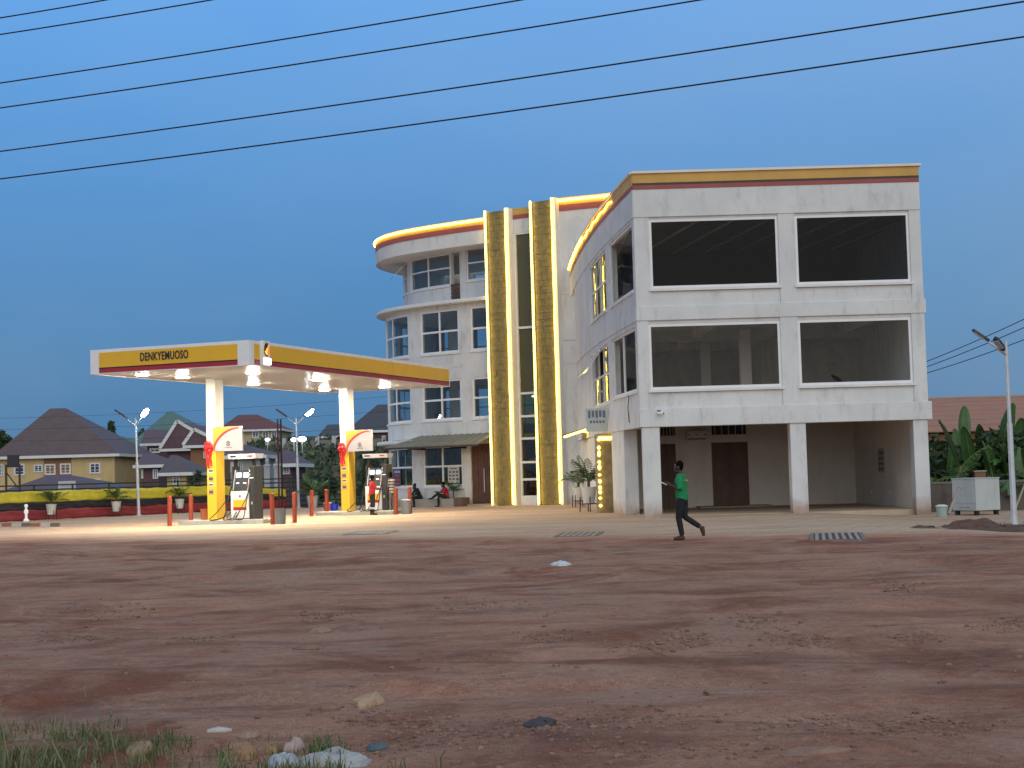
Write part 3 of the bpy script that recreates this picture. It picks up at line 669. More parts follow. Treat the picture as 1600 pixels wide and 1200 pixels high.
for zf, ws in ((0.0, w0), (3.55, w1), (7.05, w2)):
    z0, z1 = zf, zf + 3.5
    # a run of windows goes on around the rounded end
    extra = [(ws[0][0] - 2.6, ws[0][0] - 0.45, ws[0][2], ws[0][3]), (ws[0][0] - 5.2, ws[0][0] - 3.05, ws[0][2], ws[0][3])]
    holes = ws + extra + ([(dG[0], dG[1], 0.12, dG[3])] if zf == 0 else [])
    mb = MB(); GF.wall(mb, 0, sS0, z0 - (0.3 if zf == 0 else 0), z1, -0.3, 0.0, holes); mb.build('wing_wall', WHITE, bld)
    for k, (a, b, c, d) in enumerate(ws):
        GF.window(bld, a, b, c, d, (0.5,) if k < 2 else (), (0.5,), fw=0.10, d=-0.04)
    for a, b, c, d in extra: GF.window(bld, a, b, c, d, (0.5,), (0.5,), fw=0.10, d=-0.04)
    # raised render panels between the storeys and around the piers
    GF.box(MB(), ws[1][0] - 0.15, ws[1][1] + 0.15, z0 + 0.12, ws[1][2] - 0.14, 0.001, 0.025).build('render_panel', WHITE, bld)
    # rear wall with wide openings, so the sky shows through the rooms
    mb = MB(); hb = [(0.6 + 2.05 * k, 2.25 + 2.05 * k, ws[0][2] - 0.05, ws[0][3] + 0.1) for k in range(5)] if zf > 0 else []
    BW.wall(mb, 0, BW.len, z0, z1, -0.25, 0.0, hb); mb.build('rear_wall', CONC, bld)
    for a, b, c, d in hb: BW.window(bld, a, b, c, d, (0.5,), (0.5,), fw=0.07, d=-0.1, sill=False)
dz = dG[3]
dr = GF.box(MB(), dG[0], dG[1], 0.12, dz, -0.2, -0.1).build('wooden_door', WOOD, bld)
for k in range(8):
    a = lerp(dG[0], dG[1], k / 8); b = lerp(dG[0], dG[1], (k + 1) / 8)
    GF.box(MB(), a + .012, b - .012, 0.16, dz - 0.04, -0.1, -0.085 + 0.02 * (k % 2)).build('plank', WOOD, dr)
GF.box(MB(), lerp(dG[0], dG[1], .49), lerp(dG[0], dG[1], .515), 0.7, 1.9, -0.06, -0.02).build('pull_handle', GALV, dr)
GF.box(MB(), dG[0] - 0.2, dG[1] + 0.3, -0.2, 0.12, -0.3, 0.5).build('door_step', CONC, bld)
ip = [tuple(GF.pos(s, -0.28)[:2]) for s in np.linspace(0, GF.len, 60)]
for z in (3.35, 6.85, 10.3): MB().prism(ip + [(6.0, 87.3)], z, z + 0.25).build('slab', GREYW, bld)
for s in np.linspace(3.0, sS0 - 1.5, 5):
    p = GF.pos(s, -3.6); MB().box(p.x - .18, p.x + .18, p.y - .18, p.y + .18, 3.6, 10.3).build('inner_column', GREYW, bld)
wbox('core_wall', GREYW, 1.2, 1.45, 77.4, 88.5, 0.0, 13.9)
# ledges
GF.box(MB(), 0, sS0, 10.42, 10.60, -0.3, 0.50).build('ledge', WHITE2, bld, bevel=0.03)
GF.box(MB(), 0, sS0, 10.55, 10.60, -0.9, -0.3).build('ledge_top', WHITE2, bld)
GF.box(MB(), 0, w0[1][0] - 0.2, 3.32, 3.50, -0.0, 0.62).build('ledge', WHITE2, bld, bevel=0.03)
# set-back top storey under the deep overhanging band
t0 = rect(TF, 641, 400, 703, 450); t1 = rect(TF, 728, 384, 762, 437); tg = (TF.hit(704, 420)[0], TF.hit(718, 420)[0])
z0 = (t0[2] + t1[2]) / 2; tl = rect(TF, 622, 410, 635, 458)
TFh = [(tl[0], tl[1] + .1, t0[2], t0[3]), (t0[0], t0[1], t0[2], t0[3]), (tg[0] + .02, tg[1], 10.62, 13.35), (t1[0], t1[1], t1[2], t1[3])]
mb = MB(); TF.wall(mb, 0, TF.len, 10.6, 13.5, -0.25, 0.0, TFh); mb.build('top_storey_wall', WHITE, bld)
TF.window(bld, TFh[0][0], TFh[0][1], t0[2], t0[3], (), (0.5,), fw=0.07, skip=((0, 1),))
TF.window(bld, t0[0], t0[1], t0[2], t0[3], (0.5,), (0.55,), fw=0.08)
TF.window(bld, t1[0], t1[1], t1[2], t1[3], (), (0.52,), fw=0.08)
a, b = TFh[0][0], TFh[0][1]
mb = MB(); top, bot, out = t0[3] - 0.05, lerp(t0[2], t0[3], .52), 0.75
P = lambda s, t, e: TF.pos(s, out * t + e, lerp(top, bot, t))
for sa, sb, ta, tb in ((a, a + .07, 0, 1), (b - .07, b, 0, 1), (a + .07, b - .07, 0, .08), (a + .07, b - .07, .92, 1)):
    mb.hexa([P(sa, ta, 0), P(sb, ta, 0), P(sb, tb, 0), P(sa, tb, 0)], [P(sa, ta, .05), P(sb, ta, .05), P(sb, tb, .05), P(sa, tb, .05)])
cs = mb.build('open_casement', PVC, bld); q = MB(); q.add([P(a + .07, .08, .03), P(b - .07, .08, .03), P(b - .07, .92, .03), P(a + .07, .92, .03)], [(0, 1, 2, 3)]); q.build('pane', GLASS, cs)
# balcony railing boards in the gap
for k in range(5):
    TF.box(MB(), tg[0] + .03, tg[1], 10.72 + .2 * k, 10.84 + .2 * k, -0.02, 0.05).build('railing_board', WOOD, bld)
mb = MB(); hb = [(0.6 + 2.05 * k, 2.25 + 2.05 * k, t0[2], t0[3]) for k in range(4)]
BW.wall(mb, 0.5, BW.len - 0.8, 10.6, 13.5, -0.25, -0.01, hb); mb.build('rear_wall', CONC, bld)
zb0, zb1 = 13.30, 14.62
ob = [tuple(GF.pos(s, 0.42)[:2]) for s in np.linspace(0.5, sS0, 46)]
MB().prism(ob + [(1.2, 77.5), (1.2, 86.5)], 13.32, 13.5).build('roof_slab', GREYW, bld)
def band(s0, s1, z0, zt, d):
    GF.box(MB(), s0, s1, z0, zt - 0.62, d - 0.2, d).build('parapet', WHITE, bld)
    GF.box(MB(), s0, s1, zt - 0.62, zt - 0.36, d - 0.2, d + 0.015).build('red_stripe', BRED, bld)
    GF.box(MB(), s0, s1, zt - 0.36, zt, d - 0.2, d + 0.02).build('yellow_stripe', BYEL, bld)
band(0.5, sS0 - 0.02, zb0, 14.62, 0.45)
MB().tube([GF.pos(s, 0.52, 14.50) for s in np.linspace(0.6, sS0 - 0.05, 60)], 0.06, 8).build('led_strip', LED, bld)
# ---- the slate fins with their light strips and the tall glazed slot between them
def sx(px, py=560): return GF.hit(px, py)[0]
xb = [sx(772.5), sx(804), sx(843), sx(876)]            # light strips, measured at mid height
FT = [14.85, 14.95, 15.1, 15.2]
sR = xb[3] + 0.14
for (a, b, zt) in ((xb[0], xb[1], FT[0]), (xb[2], xb[3], FT[2])):
    GF.box(MB(), a + 0.10, b - 0.10, -0.2, zt, -0.3, 0.42).build('slate_fin', SLATE, bld)
    # courses of split slate standing slightly proud of one another
    n = 46
    for k in range(n):
        za = lerp(0.05, zt - 0.05, k / n); zc = lerp(0.05, zt - 0.05, (k + 1) / n)
        cut = random.uniform(.25, .75); off = random.uniform(0.0, 0.03)
        for u0_, u1_, o_ in ((0.0, cut, off), (cut, 1.0, random.uniform(0.0, 0.03))):
            GF.box(MB(), lerp(a + .12, b - .12, u0_) + .004, lerp(a + .12, b - .12, u1_) - .004, za + .006, zc - .006, 0.40, 0.435 + o_).build('slate_course', SLATE, bld)
for s, zt, sgn_ in ((xb[0], FT[0] + .1, -1), (xb[1], FT[1], 1), (xb[2], FT[2] + .05, -1), (xb[3], FT[3], 1)):
    GF.box(MB(), s - 0.10 if sgn_ < 0 else s + 0.0, s if sgn_ < 0 else s + 0.15, -0.2, zt, -0.3, 0.50).build('fin_edge', WHITE2, bld)
    MB().tube([GF.pos(s - 0.01 * sgn_, 0.55, z) + Vector((0.006 * math.sin(z * 1.9 + s), 0, 0)) for z in np.linspace(0.08, zt - 0.03, 40)], 0.042, 8).build('led_strip', LED, bld)
gs0, gs1 = xb[1] + 0.16, xb[2] - 0.11
zt_ = [GF.hit(828, y)[1] for y in (362, 511, 614, 650, 685, 722, 749, 776)]
GF.box(MB(), gs0, gs1, zt_[0], 14.4, -0.3, 0.05).build('slot_head', WHITE, bld)
GF.box(MB(), gs0, gs1, 14.4, 14.62, -0.3, 0.07).build('red_stripe', BRED, bld)
GF.box(MB(), gs0, gs1, 14.62, 14.95, -0.3, 0.07).build('yellow_stripe', BYEL, bld)
mb = MB(); fw = 0.09
GF.box(mb, gs0, gs0 + fw, 0.0, zt_[0], -0.2, 0.02); GF.box(mb, gs1 - fw, gs1, 0.0, zt_[0], -0.2, 0.02)
for z in zt_[1:]: GF.box(mb, gs0 + fw, gs1 - fw, z - 0.055, z + 0.055, -0.2, 0.012)
GF.box(mb, gs0 + fw, gs1 - fw, zt_[0] - .08, zt_[0] - .001, -0.2, 0.012)
slot = mb.build('slot_window', PVC, bld)
GF.box(MB(), gs0 + fw, gs1 - fw, 0.0, zt_[-1] - 0.06, -0.16, 0.0).build('bottom_panel', PVC, slot)
for k, (a, b) in enumerate(zip(zt_[1:], zt_[:-1])):
    mm = FILM if k < 2 else glass('glow_tinted_glass', (0.30, 0.27, 0.12), 0.8)  # lower panes carry the LED glow in their tint too
    GF.sheet(MB(), gs0 + fw + .003, gs1 - fw - .003, a + .058, b - .058 if k else b - .083, -0.1).build('pane', mm, slot)
# stair flights and ceiling lamp behind the lower panes
for k in range(4):
    p = GF.pos((gs0 + gs1) / 2, -1.6, 0.9 + 1.15 * k); MB().box(p.x - .8, p.x + .8, p.y - .3, p.y + .3, p.z, p.z + .3).build('stair_landing', WHITE2, bld)
p = GF.pos((gs0 + gs1) / 2 - .1, -1.0, GF.hit(825, 618)[1]); MB().ell(p, .22, .22, .05).build('ceiling_lamp', emit('indoor_lamp', (1, .9, .7), 12), bld)
GF.box(MB(), gs0 - .2, gs1 + .2, 0.0, 14.0, -2.6, -2.4).build('stair_wall', GREYW, bld)
# plain wall between the fins and the corner block
GF.box(MB(), sR, sEnd, -0.2, 14.55, -0.3, 0.0).build('wing_wall', WHITE, bld)
for z in (3.45, 6.95, 8.1, 10.4): GF.box(MB(), sR + .02, sEnd, z, z + 0.2, 0.001, 0.03).build('string_course', WHITE, bld)
GF.box(MB(), sR + .02, sEnd, 14.55, 14.86, -0.3, 0.015).build('red_stripe', BRED, bld)
GF.box(MB(), sR + .02, sEnd, 14.86, 15.22, -0.3, 0.02).build('yellow_stripe', BYEL, bld)
MB().tube([GF.pos(s, 0.10, 15.08) for s in np.linspace(sR + .05, sEnd, 12)], 0.06, 8).build('led_strip', LED, bld)
MB().prism([tuple(GF.pos(s, -0.3)[:2]) for s in (sS0, GF.len)] + [(9.0, 76), (9.0, 87), (1.3, 87)], 13.9, 14.1).build('roof_slab', GREYW, bld)
wbox('rear_wall', WHITE, 8.8, 9.0, 73.2, 87, 11.0, 14.6)
# pitched sheet awning over the ground-floor window and door
AW = mat('grey_roofing_sheet', (0.20, 0.20, 0.165), 0.5, 0.12, 1.5, stain=(0.10, 0.09, 0.07), stain_amt=0.5)
a0 = GF.hit(655, 680)[0]; a1 = sS0 - 0.02; na = 26; aw = None
ribs = []
for i in range(na):
    s0_, s1_ = lerp(a0, a1, i / na), lerp(a0, a1, (i + 1) / na); lift = 0.025 * (i % 2)
    e0_, e1_ = lerp(a0 - 1.0, a1, i / na), lerp(a0 - 1.0, a1, (i + 1) / na)
    lo = [GF.pos(e0_, 1.55, 3.08 + lift), GF.pos(e1_, 1.55, 3.08 + lift), GF.pos(s1_, 0.03, 3.66 + lift), GF.pos(s0_, 0.03, 3.66 + lift)]
    ribs.append((lo, [p + Vector((0, 0, 0.03)) for p in lo]))
mb = MB()
for lo, hi in ribs: mb.hexa(lo, hi)
aw = mb.build('awning', AW, bld)
mb = MB()
for i in range(na):
    e0_, e1_ = lerp(a0 - 1.0, a1, i / na), lerp(a0 - 1.0, a1, (i + 1) / na); mb.bar(GF.pos(e0_, 1.57, 3.06), GF.pos(e1_, 1.57, 3.06), 0.05, 0.09)
mb.build('awning_edge', DARKB, aw)
for px in (664, 728): 
    s_ = GF.hit(px, 700)[0]; MB().bar(GF.pos(s_, 0, 3.0), GF.pos(s_, 1.3, 3.05), .06, .1).build('bracket', BLK, aw)
# planter kerb along the wing, where two people sit
kb = GF.hit(640, 780)[0]; k1_ = GF.hit(733, 780)[0]
GF.box(MB(), kb, k1_ - 0.3, -0.2, 0.42, 0.002, 0.85).build('planter_kerb', CONC, bld, bevel=0.03)
GF.box(MB(), k1_ - 0.28, k1_ + 0.25, -0.1, 0.47, 0.3, 0.95).build('planter_box', mat('red_brown_block', (0.13, 0.09, 0.07), 0.9), bld, bevel=0.02)

# ================================================================== FUEL CANOPY
UX = Vector((0.934, -0.3573, 0)); VX = Vector((0.3573, 0.934, 0))
CA = math.atan2(UX.y, UX.x)
A0 = gnd(390, 570, 5.5)
org = A0 - UX * 6.4                                            # near-left corner of the underside
can = root('fuel_canopy', 'flat white fuel canopy with yellow and red fascia on two square columns', 'canopy', (org.x, org.y, 0), CA)
CL, CW, cz = 17.0, 6.4, 5.5
CEILM = bpy.data.materials.new('white_slatted_ceiling'); CEILM.use_nodes = True
n = CEILM.node_tree.nodes; l = CEILM.node_tree.links; p = n['Principled BSDF']; p.inputs['Base Color'].default_value = (0.80, 0.80, 0.80, 1); p.inputs['Roughness'].default_value = 0.28
tc = n.new('ShaderNodeTexCoord'); wv = n.new('ShaderNodeTexWave'); wv.bands_direction = 'Y'; wv.inputs['Scale'].default_value = 1.05; wv.inputs['Distortion'].default_value = 0.3
bp = n.new('ShaderNodeBump'); bp.inputs['Strength'].default_value = 0.5; bp.inputs['Distance'].default_value = 0.03
l.new(tc.outputs['Object'], wv.inputs['Vector']); l.new(wv.outputs['Fac'], bp.inputs['Height']); l.new(bp.outputs[0], p.inputs['Normal'])
npan = 56
pm = MB().box(0.06, CW - 0.06, 0.0, CL / npan - 0.018, 0.0, 0.05).mesh('ceiling_panel', CEILM)
bx('roof_deck', ALU, can, 0.07, CW - 0.07, 0.07, CL - 0.07, cz + 0.06, cz + 0.5)
for k in range(npan):
    o = bpy.data.objects.new('ceiling_panel', pm); COL.objects.link(o); o.parent = can; o.location = (0, k * CL / npan + 0.01, cz)
fh = 0.84
for nm, a in (('fascia_board', (0, CW, -0.02, 0.06)), ('fascia_board', (0, CW, CL - 0.06, CL + 0.02)), ('fascia_board', (-0.02, 0.06, 0.061, CL - 0.061)), ('fascia_board', (CW - 0.06, CW + 0.02, 0.061, CL - 0.061))):
    bx(nm, ALU, can, a[0], a[1], a[2], a[3], cz - 0.02, cz + fh, bevel=0.012)
def bands(x0, x1, y0, y1):
    bx('yellow_band', YELF, can, x0, x1, y0, y1, cz + 0.205, cz + 0.73)
    bx('dark_line', BLK, can, x0, x1, y0, y1, cz + 0.162, cz + 0.203)
    bx('red_band', MAROON, can, x0, x1, y0, y1, cz + 0.02, cz + 0.160)
bands(0.38, CW - 0.45, -0.036, -0.021)
for a, b in ((0.28, 0.62), (1.15, 5.6), (5.62, 11.1), (11.12, CL - 0.15)): bands(CW + 0.021, CW + 0.036, a, b)
bands(0.3, CW - 0.3, CL + 0.021, CL + 0.036); bands(-0.036, -0.021, 0.3, CL - 0.3)
def text_mesh(txt, size, m, extr=0.004, xs=1.0, bold=0.0):
    cu = bpy.data.curves.new(txt, 'FONT'); cu.body = txt; cu.size = size; cu.extrude = extr; cu.offset = bold; cu.align_x = 'CENTER'; cu.align_y = 'CENTER'; cu.space_character = 1.1
    t = bpy.data.objects.new('tmp', cu); COL.objects.link(t)
    dg = bpy.context.evaluated_depsgraph_get(); me = bpy.data.meshes.new_from_object(t.evaluated_get(dg)); bpy.data.objects.remove(t)
    for v in me.vertices: v.co.x *= xs
    me.materials.clear(); me.materials.append(m); return me
tm = text_mesh('DENKYEMUOSO', 0.40, mat('navy_lettering', (0.02, 0.025, 0.04), 0.4), 0.008, 0.62, 0.007)
o = bpy.data.objects.new('lettering', tm); COL.objects.link(o); o.parent = can; o.location = (3.06, -0.05, cz + 0.475); o.rotation_euler = (R(90), 0, 0)
# illuminated emblem sign standing off the long fascia
emb = bx('emblem_sign', ALU, can, CW + 0.022, CW + 0.16, 0.66, 1.10, cz + 0.0, cz + 0.86, bevel=0.01)
ec = Vector((CW + 0.165, 0.88, cz + 0.56)); er = 0.23
def sector(a0_, a1_, r0_, r1_, nm, m, off):
    mb = MB(); k = 10; q = []
    for i in range(k + 1):
        a = lerp(a0_, a1_, i / k); q.append((math.cos(a), math.sin(a)))
    vs = [(ec.x + off, ec.y + c * r0_ * 0.86, ec.z + s_ * r0_) for c, s_ in q] + [(ec.x + off, ec.y + c * r1_ * 0.86, ec.z + s_ * r1_) for c, s_ in q]
    vs += [(x - 0.012, y, z) for x, y, z in vs]; m_ = 2 * (k + 1)
    fs = [(i, i + 1, k + 1 + i + 1, k + 1 + i) for i in range(k)] + [(m_ + i, m_ + k + 1 + i, m_ + k + 2 + i, m_ + i + 1) for i in range(k)]
    mb.add(vs, fs); mb.build(nm, m, emb)
sector(0, 2 * math.pi, 0.001, er, 'emblem_disc', emit('emblem_yellow', (1.0, 0.72, 0.03), 0.9), 0.0)
sector(R(60), R(200), 0.06, er * 1.02, 'emblem_arc', BLK, 0.006)
sector(R(-75), R(45), 0.07, er * 1.02, 'emblem_arc', emit('emblem_red', (0.95, 0.22, 0.14), 0.7), 0.006)
sector(R(200), R(285), er * .8, er * 1.03, 'emblem_arc', BLK, 0.008)
MB().box(CW + 0.16, CW + 0.20, 0.64, 1.13, cz + 0.04, cz + 0.27).build('light_panel', emit('lit_white_panel', (1, 0.98, 0.97), 2.2), emb, bevel=0.02)
def loc_c(px, py, z=5.5):                                     # canopy-local x, y of a point of the underside
    q = gnd(px, py, z) - org; return q.dot(UX), q.dot(VX)
lights = [loc_c(222, 583), loc_c(285, 587), loc_c(395, 580), loc_c(396, 598), loc_c(497, 591), loc_c(507, 607), loc_c(601, 602)]
for x, y in lights:
    x = min(max(x, 0.5), CW - 0.5); y = min(max(y, 0.5), CL - 0.5)
    f = bx('downlight', ALU, can, x - 0.2, x + 0.2, y - 0.2, y + 0.2, cz - 0.06, cz - 0.002, bevel=0.01)
    bx('lens', LEDW, f, x - 0.15, x + 0.15, y - 0.15, y + 0.15, cz - 0.075, cz - 0.061)
cols = []
for px, py in ((334, 811), (541, 798)):
    q = gnd(px, py, 0.18) * 0.5 + gnd(px, 590 if px < 400 else 606, 5.5) * 0.5; q.z = 0; q = q + VX * 0.12
    lx, ly = (q - org).dot(UX), (q - org).dot(VX); cols.append((lx, ly, q))
    c = bx('column', WHITE2, can, lx - .2, lx + .2, ly - .3, ly + .3, 2.80, cz - 0.001, bevel=0.02)
    bx('joint_line', GREYW, c, lx - .203, lx + .203, ly - .303, ly + .303, 3.55, 3.565)
    y_ = bx('column_base', YEL, can, lx - .205, lx + .205, ly - .305, ly + .305, 0.10, 2.80, bevel=0.02)
    for k, (zz, hh) in enumerate(((2.02, .16), (1.72, .2), (1.5, .14), (1.22, .22))):
        bx('notice', mat('paper_notice_%d' % (k % 2), ((.62, .58, .52), (.40, .25, .16))[k % 2], .7), y_, lx - .13, lx + .08, ly - .312, ly - .307, zz - hh / 2, zz + hh / 2)
        bx('print', mat('dark_print', (.08, .05, .05), .7), y_, lx - .11, lx + .06, ly - .316, ly - .3125, zz - hh * .2, zz + hh * .2)

# ---- pump islands, pumps, bollards
ISL = mat('island_concrete', (0.42, 0.41, 0.38), 0.85, 0.12, 2, 0.2, 20, stain=(0.2, 0.17, 0.13), stain_amt=0.6)
BOLL = mat('red_oxide_paint', (0.30, 0.055, 0.025), 0.5, 0.15, 3)
B1 = [Vector((-12.85, 57.2, 0)), Vector((-12.35, 58.6, 0)), Vector((-8.72, 55.3, 0)), Vector((-8.12, 56.6, 0))]
B2 = [gnd(487, 806.5), None, gnd(619, 804.5), None]; B2[0].y, B2[0].x = 66.2, B2[0].x * 66.2 / B2[0].y; B2[2].x, B2[2].y = B2[2].x * 64.9 / B2[2].y, 64.9
B2[1] = B2[0] + VX * 1.4; B2[3] = B2[2] + VX * 1.4
for k, (lx, ly, q) in enumerate(cols):
    o = root('pump_island', ('raised concrete pump island under the nearer canopy column', 'raised concrete pump island under the farther canopy column')[k], 'island', (q.x, q.y, 0), CA, 'pump islands')
    bx('kerb_block', ISL, o, -1.25, 2.45, -0.72, 0.62, -0.02, 0.18, bevel=0.03)
bl = None
names = ['at the front left corner of the nearer pump island', 'behind the left end of the nearer pump island', 'in front of the nearer fuel pump, left of the bin', 'right of the grey bin by the nearer pump',
         'at the front left corner of the farther pump island', 'behind the red and blue buckets', 'beside the striped-shirt customer', 'right of the bin at the farther pump']
for k, q in enumerate(B1 + B2):
    if bl is None:
        bl = root('bollard', '', 'bollard', tuple(q), 0, 'red bollards around the pump islands')
        MB().lathe([(0.085, -0.1), (0.085, 1.10), (0.075, 1.13), (0.03, 1.145)], n=14).build('post', BOLL, bl, smooth=False)
        MB().lathe([(0.13, 0.0), (0.13, 0.012), (0.09, 0.03)], n=14).build('base_plate', BOLL, bl)
        o = bl
    else: o = copy_tree(bl)
    o.location = q; o.rotation_euler = (R(random.uniform(-1, 1)), R(random.uniform(-1, 1)), 0)
    o['label'] = 'red steel bollard ' + names[k]

def make_pump(label, loc):
    t = root('fuel_pump', label, 'fuel pump', loc, CA, 'fuel pumps')
    PW = mat('pump_white_enamel', (0.72, 0.72, 0.73), 0.35, 0.04, 2); DK = mat('pump_dark_casing', (0.03, 0.032, 0.035), 0.4, 0.15, 4)
    bx('cabinet', DK, t, -0.36, 0.52, -0.28, 0.30, 0.0, 1.06, bevel=0.02)
    fp = bx('front_panel', PW, t, -0.42, 0.36, -0.33, -0.281, 0.03, 1.05, bevel=0.015)
    bx('yellow_patch', YELF, fp, -0.31, 0.25, -0.337, -0.331, 0.46, 0.73); bx('red_patch', MAROON, fp, -0.31, 0.25, -0.337, -0.331, 0.34, 0.458)
    MB().tube([(-.02, -.332, .86), (-.02, -.339, .86)], 0.05, 12).build('emblem', mat('emblem_maroon', (.3, .05, .06), .5), fp)
    bx('side_casing', DK, t, 0.362, 0.60, -0.30, 0.31, 0.0, 1.98, bevel=0.02); bx('side_casing', DK, t, -0.44, -0.37, -0.2, 0.28, 1.06, 1.98)
    sc_ = MB().hexa([(-.36, -.27, 1.07), (.355, -.27, 1.07), (.355, .25, 1.07), (-.36, .25, 1.07)], [(-.30, -.12, 1.84), (.33, -.12, 1.84), (.33, .25, 1.84), (-.30, .25, 1.84)]).build('screen_head', DK, t)
    for x in (-.33, .30): MB().bar((x, -.285, 1.08), (x + .03, -.135, 1.84), .05, .03).build('bezel', GALV, t)
    SCR = emit('pump_display', (0.72, 0.86, 1.0), 1.3)
    for x in (-.26, .04):
        MB().hexa([(x, -.180, 1.56), (x + .22, -.180, 1.56), (x + .22, -.170, 1.56), (x, -.170, 1.56)], [(x, -.146, 1.74), (x + .22, -.146, 1.74), (x + .22, -.136, 1.74), (x, -.136, 1.74)]).build('display', SCR, sc_)
        MB().hexa([(x + .02, -.226, 1.33), (x + .15, -.226, 1.33), (x + .15, -.213, 1.33), (x + .02, -.213, 1.33)], [(x + .02, -.217, 1.375), (x + .15, -.217, 1.375), (x + .15, -.204, 1.375), (x + .02, -.204, 1.375)]).build('display', SCR, sc_)
    for x in (-.40, .40): bx('upright', DK, t, x - .05, x + .05, -0.02, 0.10, 1.98, 2.28)
    bx('glass_infill', GLASSM, t, -.35, .35, 0.03, 0.04, 1.85, 2.28)
    hd = MB().hexa([(-.52, -.24, 2.26), (.60, -.24, 2.26), (.60, .30, 2.26), (-.52, .30, 2.26)], [(-.56, -.28, 2.44), (.64, -.28, 2.44), (.64, .34, 2.44), (-.56, .34, 2.44)]).build('header', PW, t)
    bx('header_print', mat('header_red', (.35, .08, .06), .5), hd, 0.28, 0.50, -.275, -.262, 2.33, 2.38); bx('header_print', BLK, hd, -0.45, -0.2, -.275, -.262, 2.33, 2.38)
    bx('status_strip', emit('white_strip', (1, 1, 1), .9), t, 0.40, 0.56, -.312, -.301, 1.52, 1.55)
    bx('sticker', mat('pale_sticker', (.5, .5, .4), .6), t, 0.44, 0.50, -.308, -.301, .55, .65)
    for z in (1.66, 1.80): bx('nozzle_socket', mat('pale_socket', (.6, .6, .6), .5), t, 0.38, 0.42, -.315, -.301, z - .04, z + .04)
    nz = MB(); nz.tube([(0.30, -.30, 1.30), (.33, -.38, 1.34), (.36, -.40, 1.22)], [.028, .03, .022], 8); nz.build('nozzle', mat('red_nozzle', (.35, .04, .04), .5), t)
    for k, (x0, xa, xb_, ye) in enumerate(((-0.44, -1.15, -0.62, -.55), (-0.40, -0.5, -0.1, -.62), (0.36, 0.0, -0.45, -.66), (0.40, 0.30, -0.2, -.6))):
        P_ = [Vector((x0, -.25, 1.25)), Vector((x0 - .06, -.42, .8)), Vector((lerp(x0, xa, .6), ye, .3)), Vector((xa, ye - .1, .02)), Vector((lerp(xa, xb_, .6), ye - .12, .02)), Vector((xb_, ye + .12, .12)), Vector((xb_ + .05, -.34, .3))]
        q = []
        for i in range(len(P_) - 1):
            a, b, c, d = P_[max(i - 1, 0)], P_[i], P_[i + 1], P_[min(i + 2, len(P_) - 1)]
            for j in range(6):
                u = j / 6; q.append(0.5 * (2 * b + (c - a) * u + (2 * a - 5 * b + 4 * c - d) * u * u + (3 * b - a - 3 * c + d) * u ** 3))
        MB().tube(q, 0.017, 6).build('hose', BLKR, t)
    return t
for k, lab in enumerate(('white and black fuel pump on the nearer island with hoses looping to the ground', 'white and black fuel pump on the farther island between two standing people')):
    q = cols[k][2] + UX * (1.28 if k == 0 else 1.42) - VX * 0.05; make_pump(lab, (q.x, q.y, 0.18))

# hanging boards on the columns, ribbons
def sign_board(label, k):
    lx, ly, q = cols[k]
    t = root('column_sign', label, 'sign', (q.x, q.y, 2.75), CA, 'boards on the canopy columns')
    W, Hh = 1.28, 0.92
    bd = bx('board', mat('white_board', (0.33, 0.32, 0.36), 0.35, 0.03, 2), t, 0.12, 0.12 + W, -0.36, -0.31, 0.0, Hh, bevel=0.006)
    n_ = 16; arc = []
    for i in range(n_ + 1):
        a = R(90) * i / n_; arc.append((0.12 + W * .97 - (W * .97) * math.cos(R(90) - a) if False else 0.12 + W * 0.86 * (1 - math.cos(a)) ** 0.9, Hh * 0.06 + Hh * 0.90 * math.sin(a)))
    def face(poly, nm, m, y):
        mb = MB(); k_ = len(poly); mb.add([(x, y, z) for x, z in poly] + [(x, y + .004, z) for x, z in poly], [tuple(range(k_)), tuple(range(2 * k_ - 1, k_ - 1, -1))] + [(i, (i + 1) % k_, k_ + (i + 1) % k_, k_ + i) for i in range(k_)])
        mb.build(nm, m, bd)
    face([(0.12, Hh * .985)] + [(x, z) for x, z in arc], 'yellow_field', mat('board_yellow', (.50, .28, .05), .4, .05), -0.366)
    sw = [(x, z) for x, z in arc] + [(x + .075, z - .055) for x, z in reversed(arc)]
    face(sw, 'red_swoosh', mat('board_red', (.30, .04, .05), .4), -0.370)
    em = Vector((0.12 + W * .52, -.367, Hh * .30)); mb = MB()
    for a0_, a1_ in ((20, 170), (200, 350)):
        mb.tube([em + Vector((.075 * math.cos(R(a)), 0, .085 * math.sin(R(a)))) for a in np.linspace(a0_, a1_, 10)], .016, 6)
    mb.bar(em + Vector((-.045, 0, -.03)), em + Vector((.045, 0, .03)), .02, .03); mb.build('emblem', mat('board_dark', (.10, .05, .06), .5), bd)
    for k_ in range(5): bx('small_print', mat('board_dark', (.1, .05, .06), .5), bd, em.x - .14 + .06 * k_, em.x - .10 + .06 * k_, -.366, -.361, Hh * .12, Hh * .155)
    for k_ in range(12): bx('small_print', mat('board_grey', (.38, .36, .38), .5), bd, 0.12 + W * .32 + .062 * k_, 0.12 + W * .32 + .045 + .062 * k_, -.366, -.361, Hh * .52, Hh * .55)
    for z in (.15, .75): bx('bracket', GALV, t, 0.2, 0.3, -.309, -.30 , z, z + .05)
sign_board('white and yellow hanging board with red swoosh on the nearer yellow column', 0)
sign_board('white and yellow hanging board with red swoosh on the farther yellow column', 1)
RIB = mat('red_satin_ribbon', (0.62, 0.025, 0.03), 0.35, 0.2, 9)
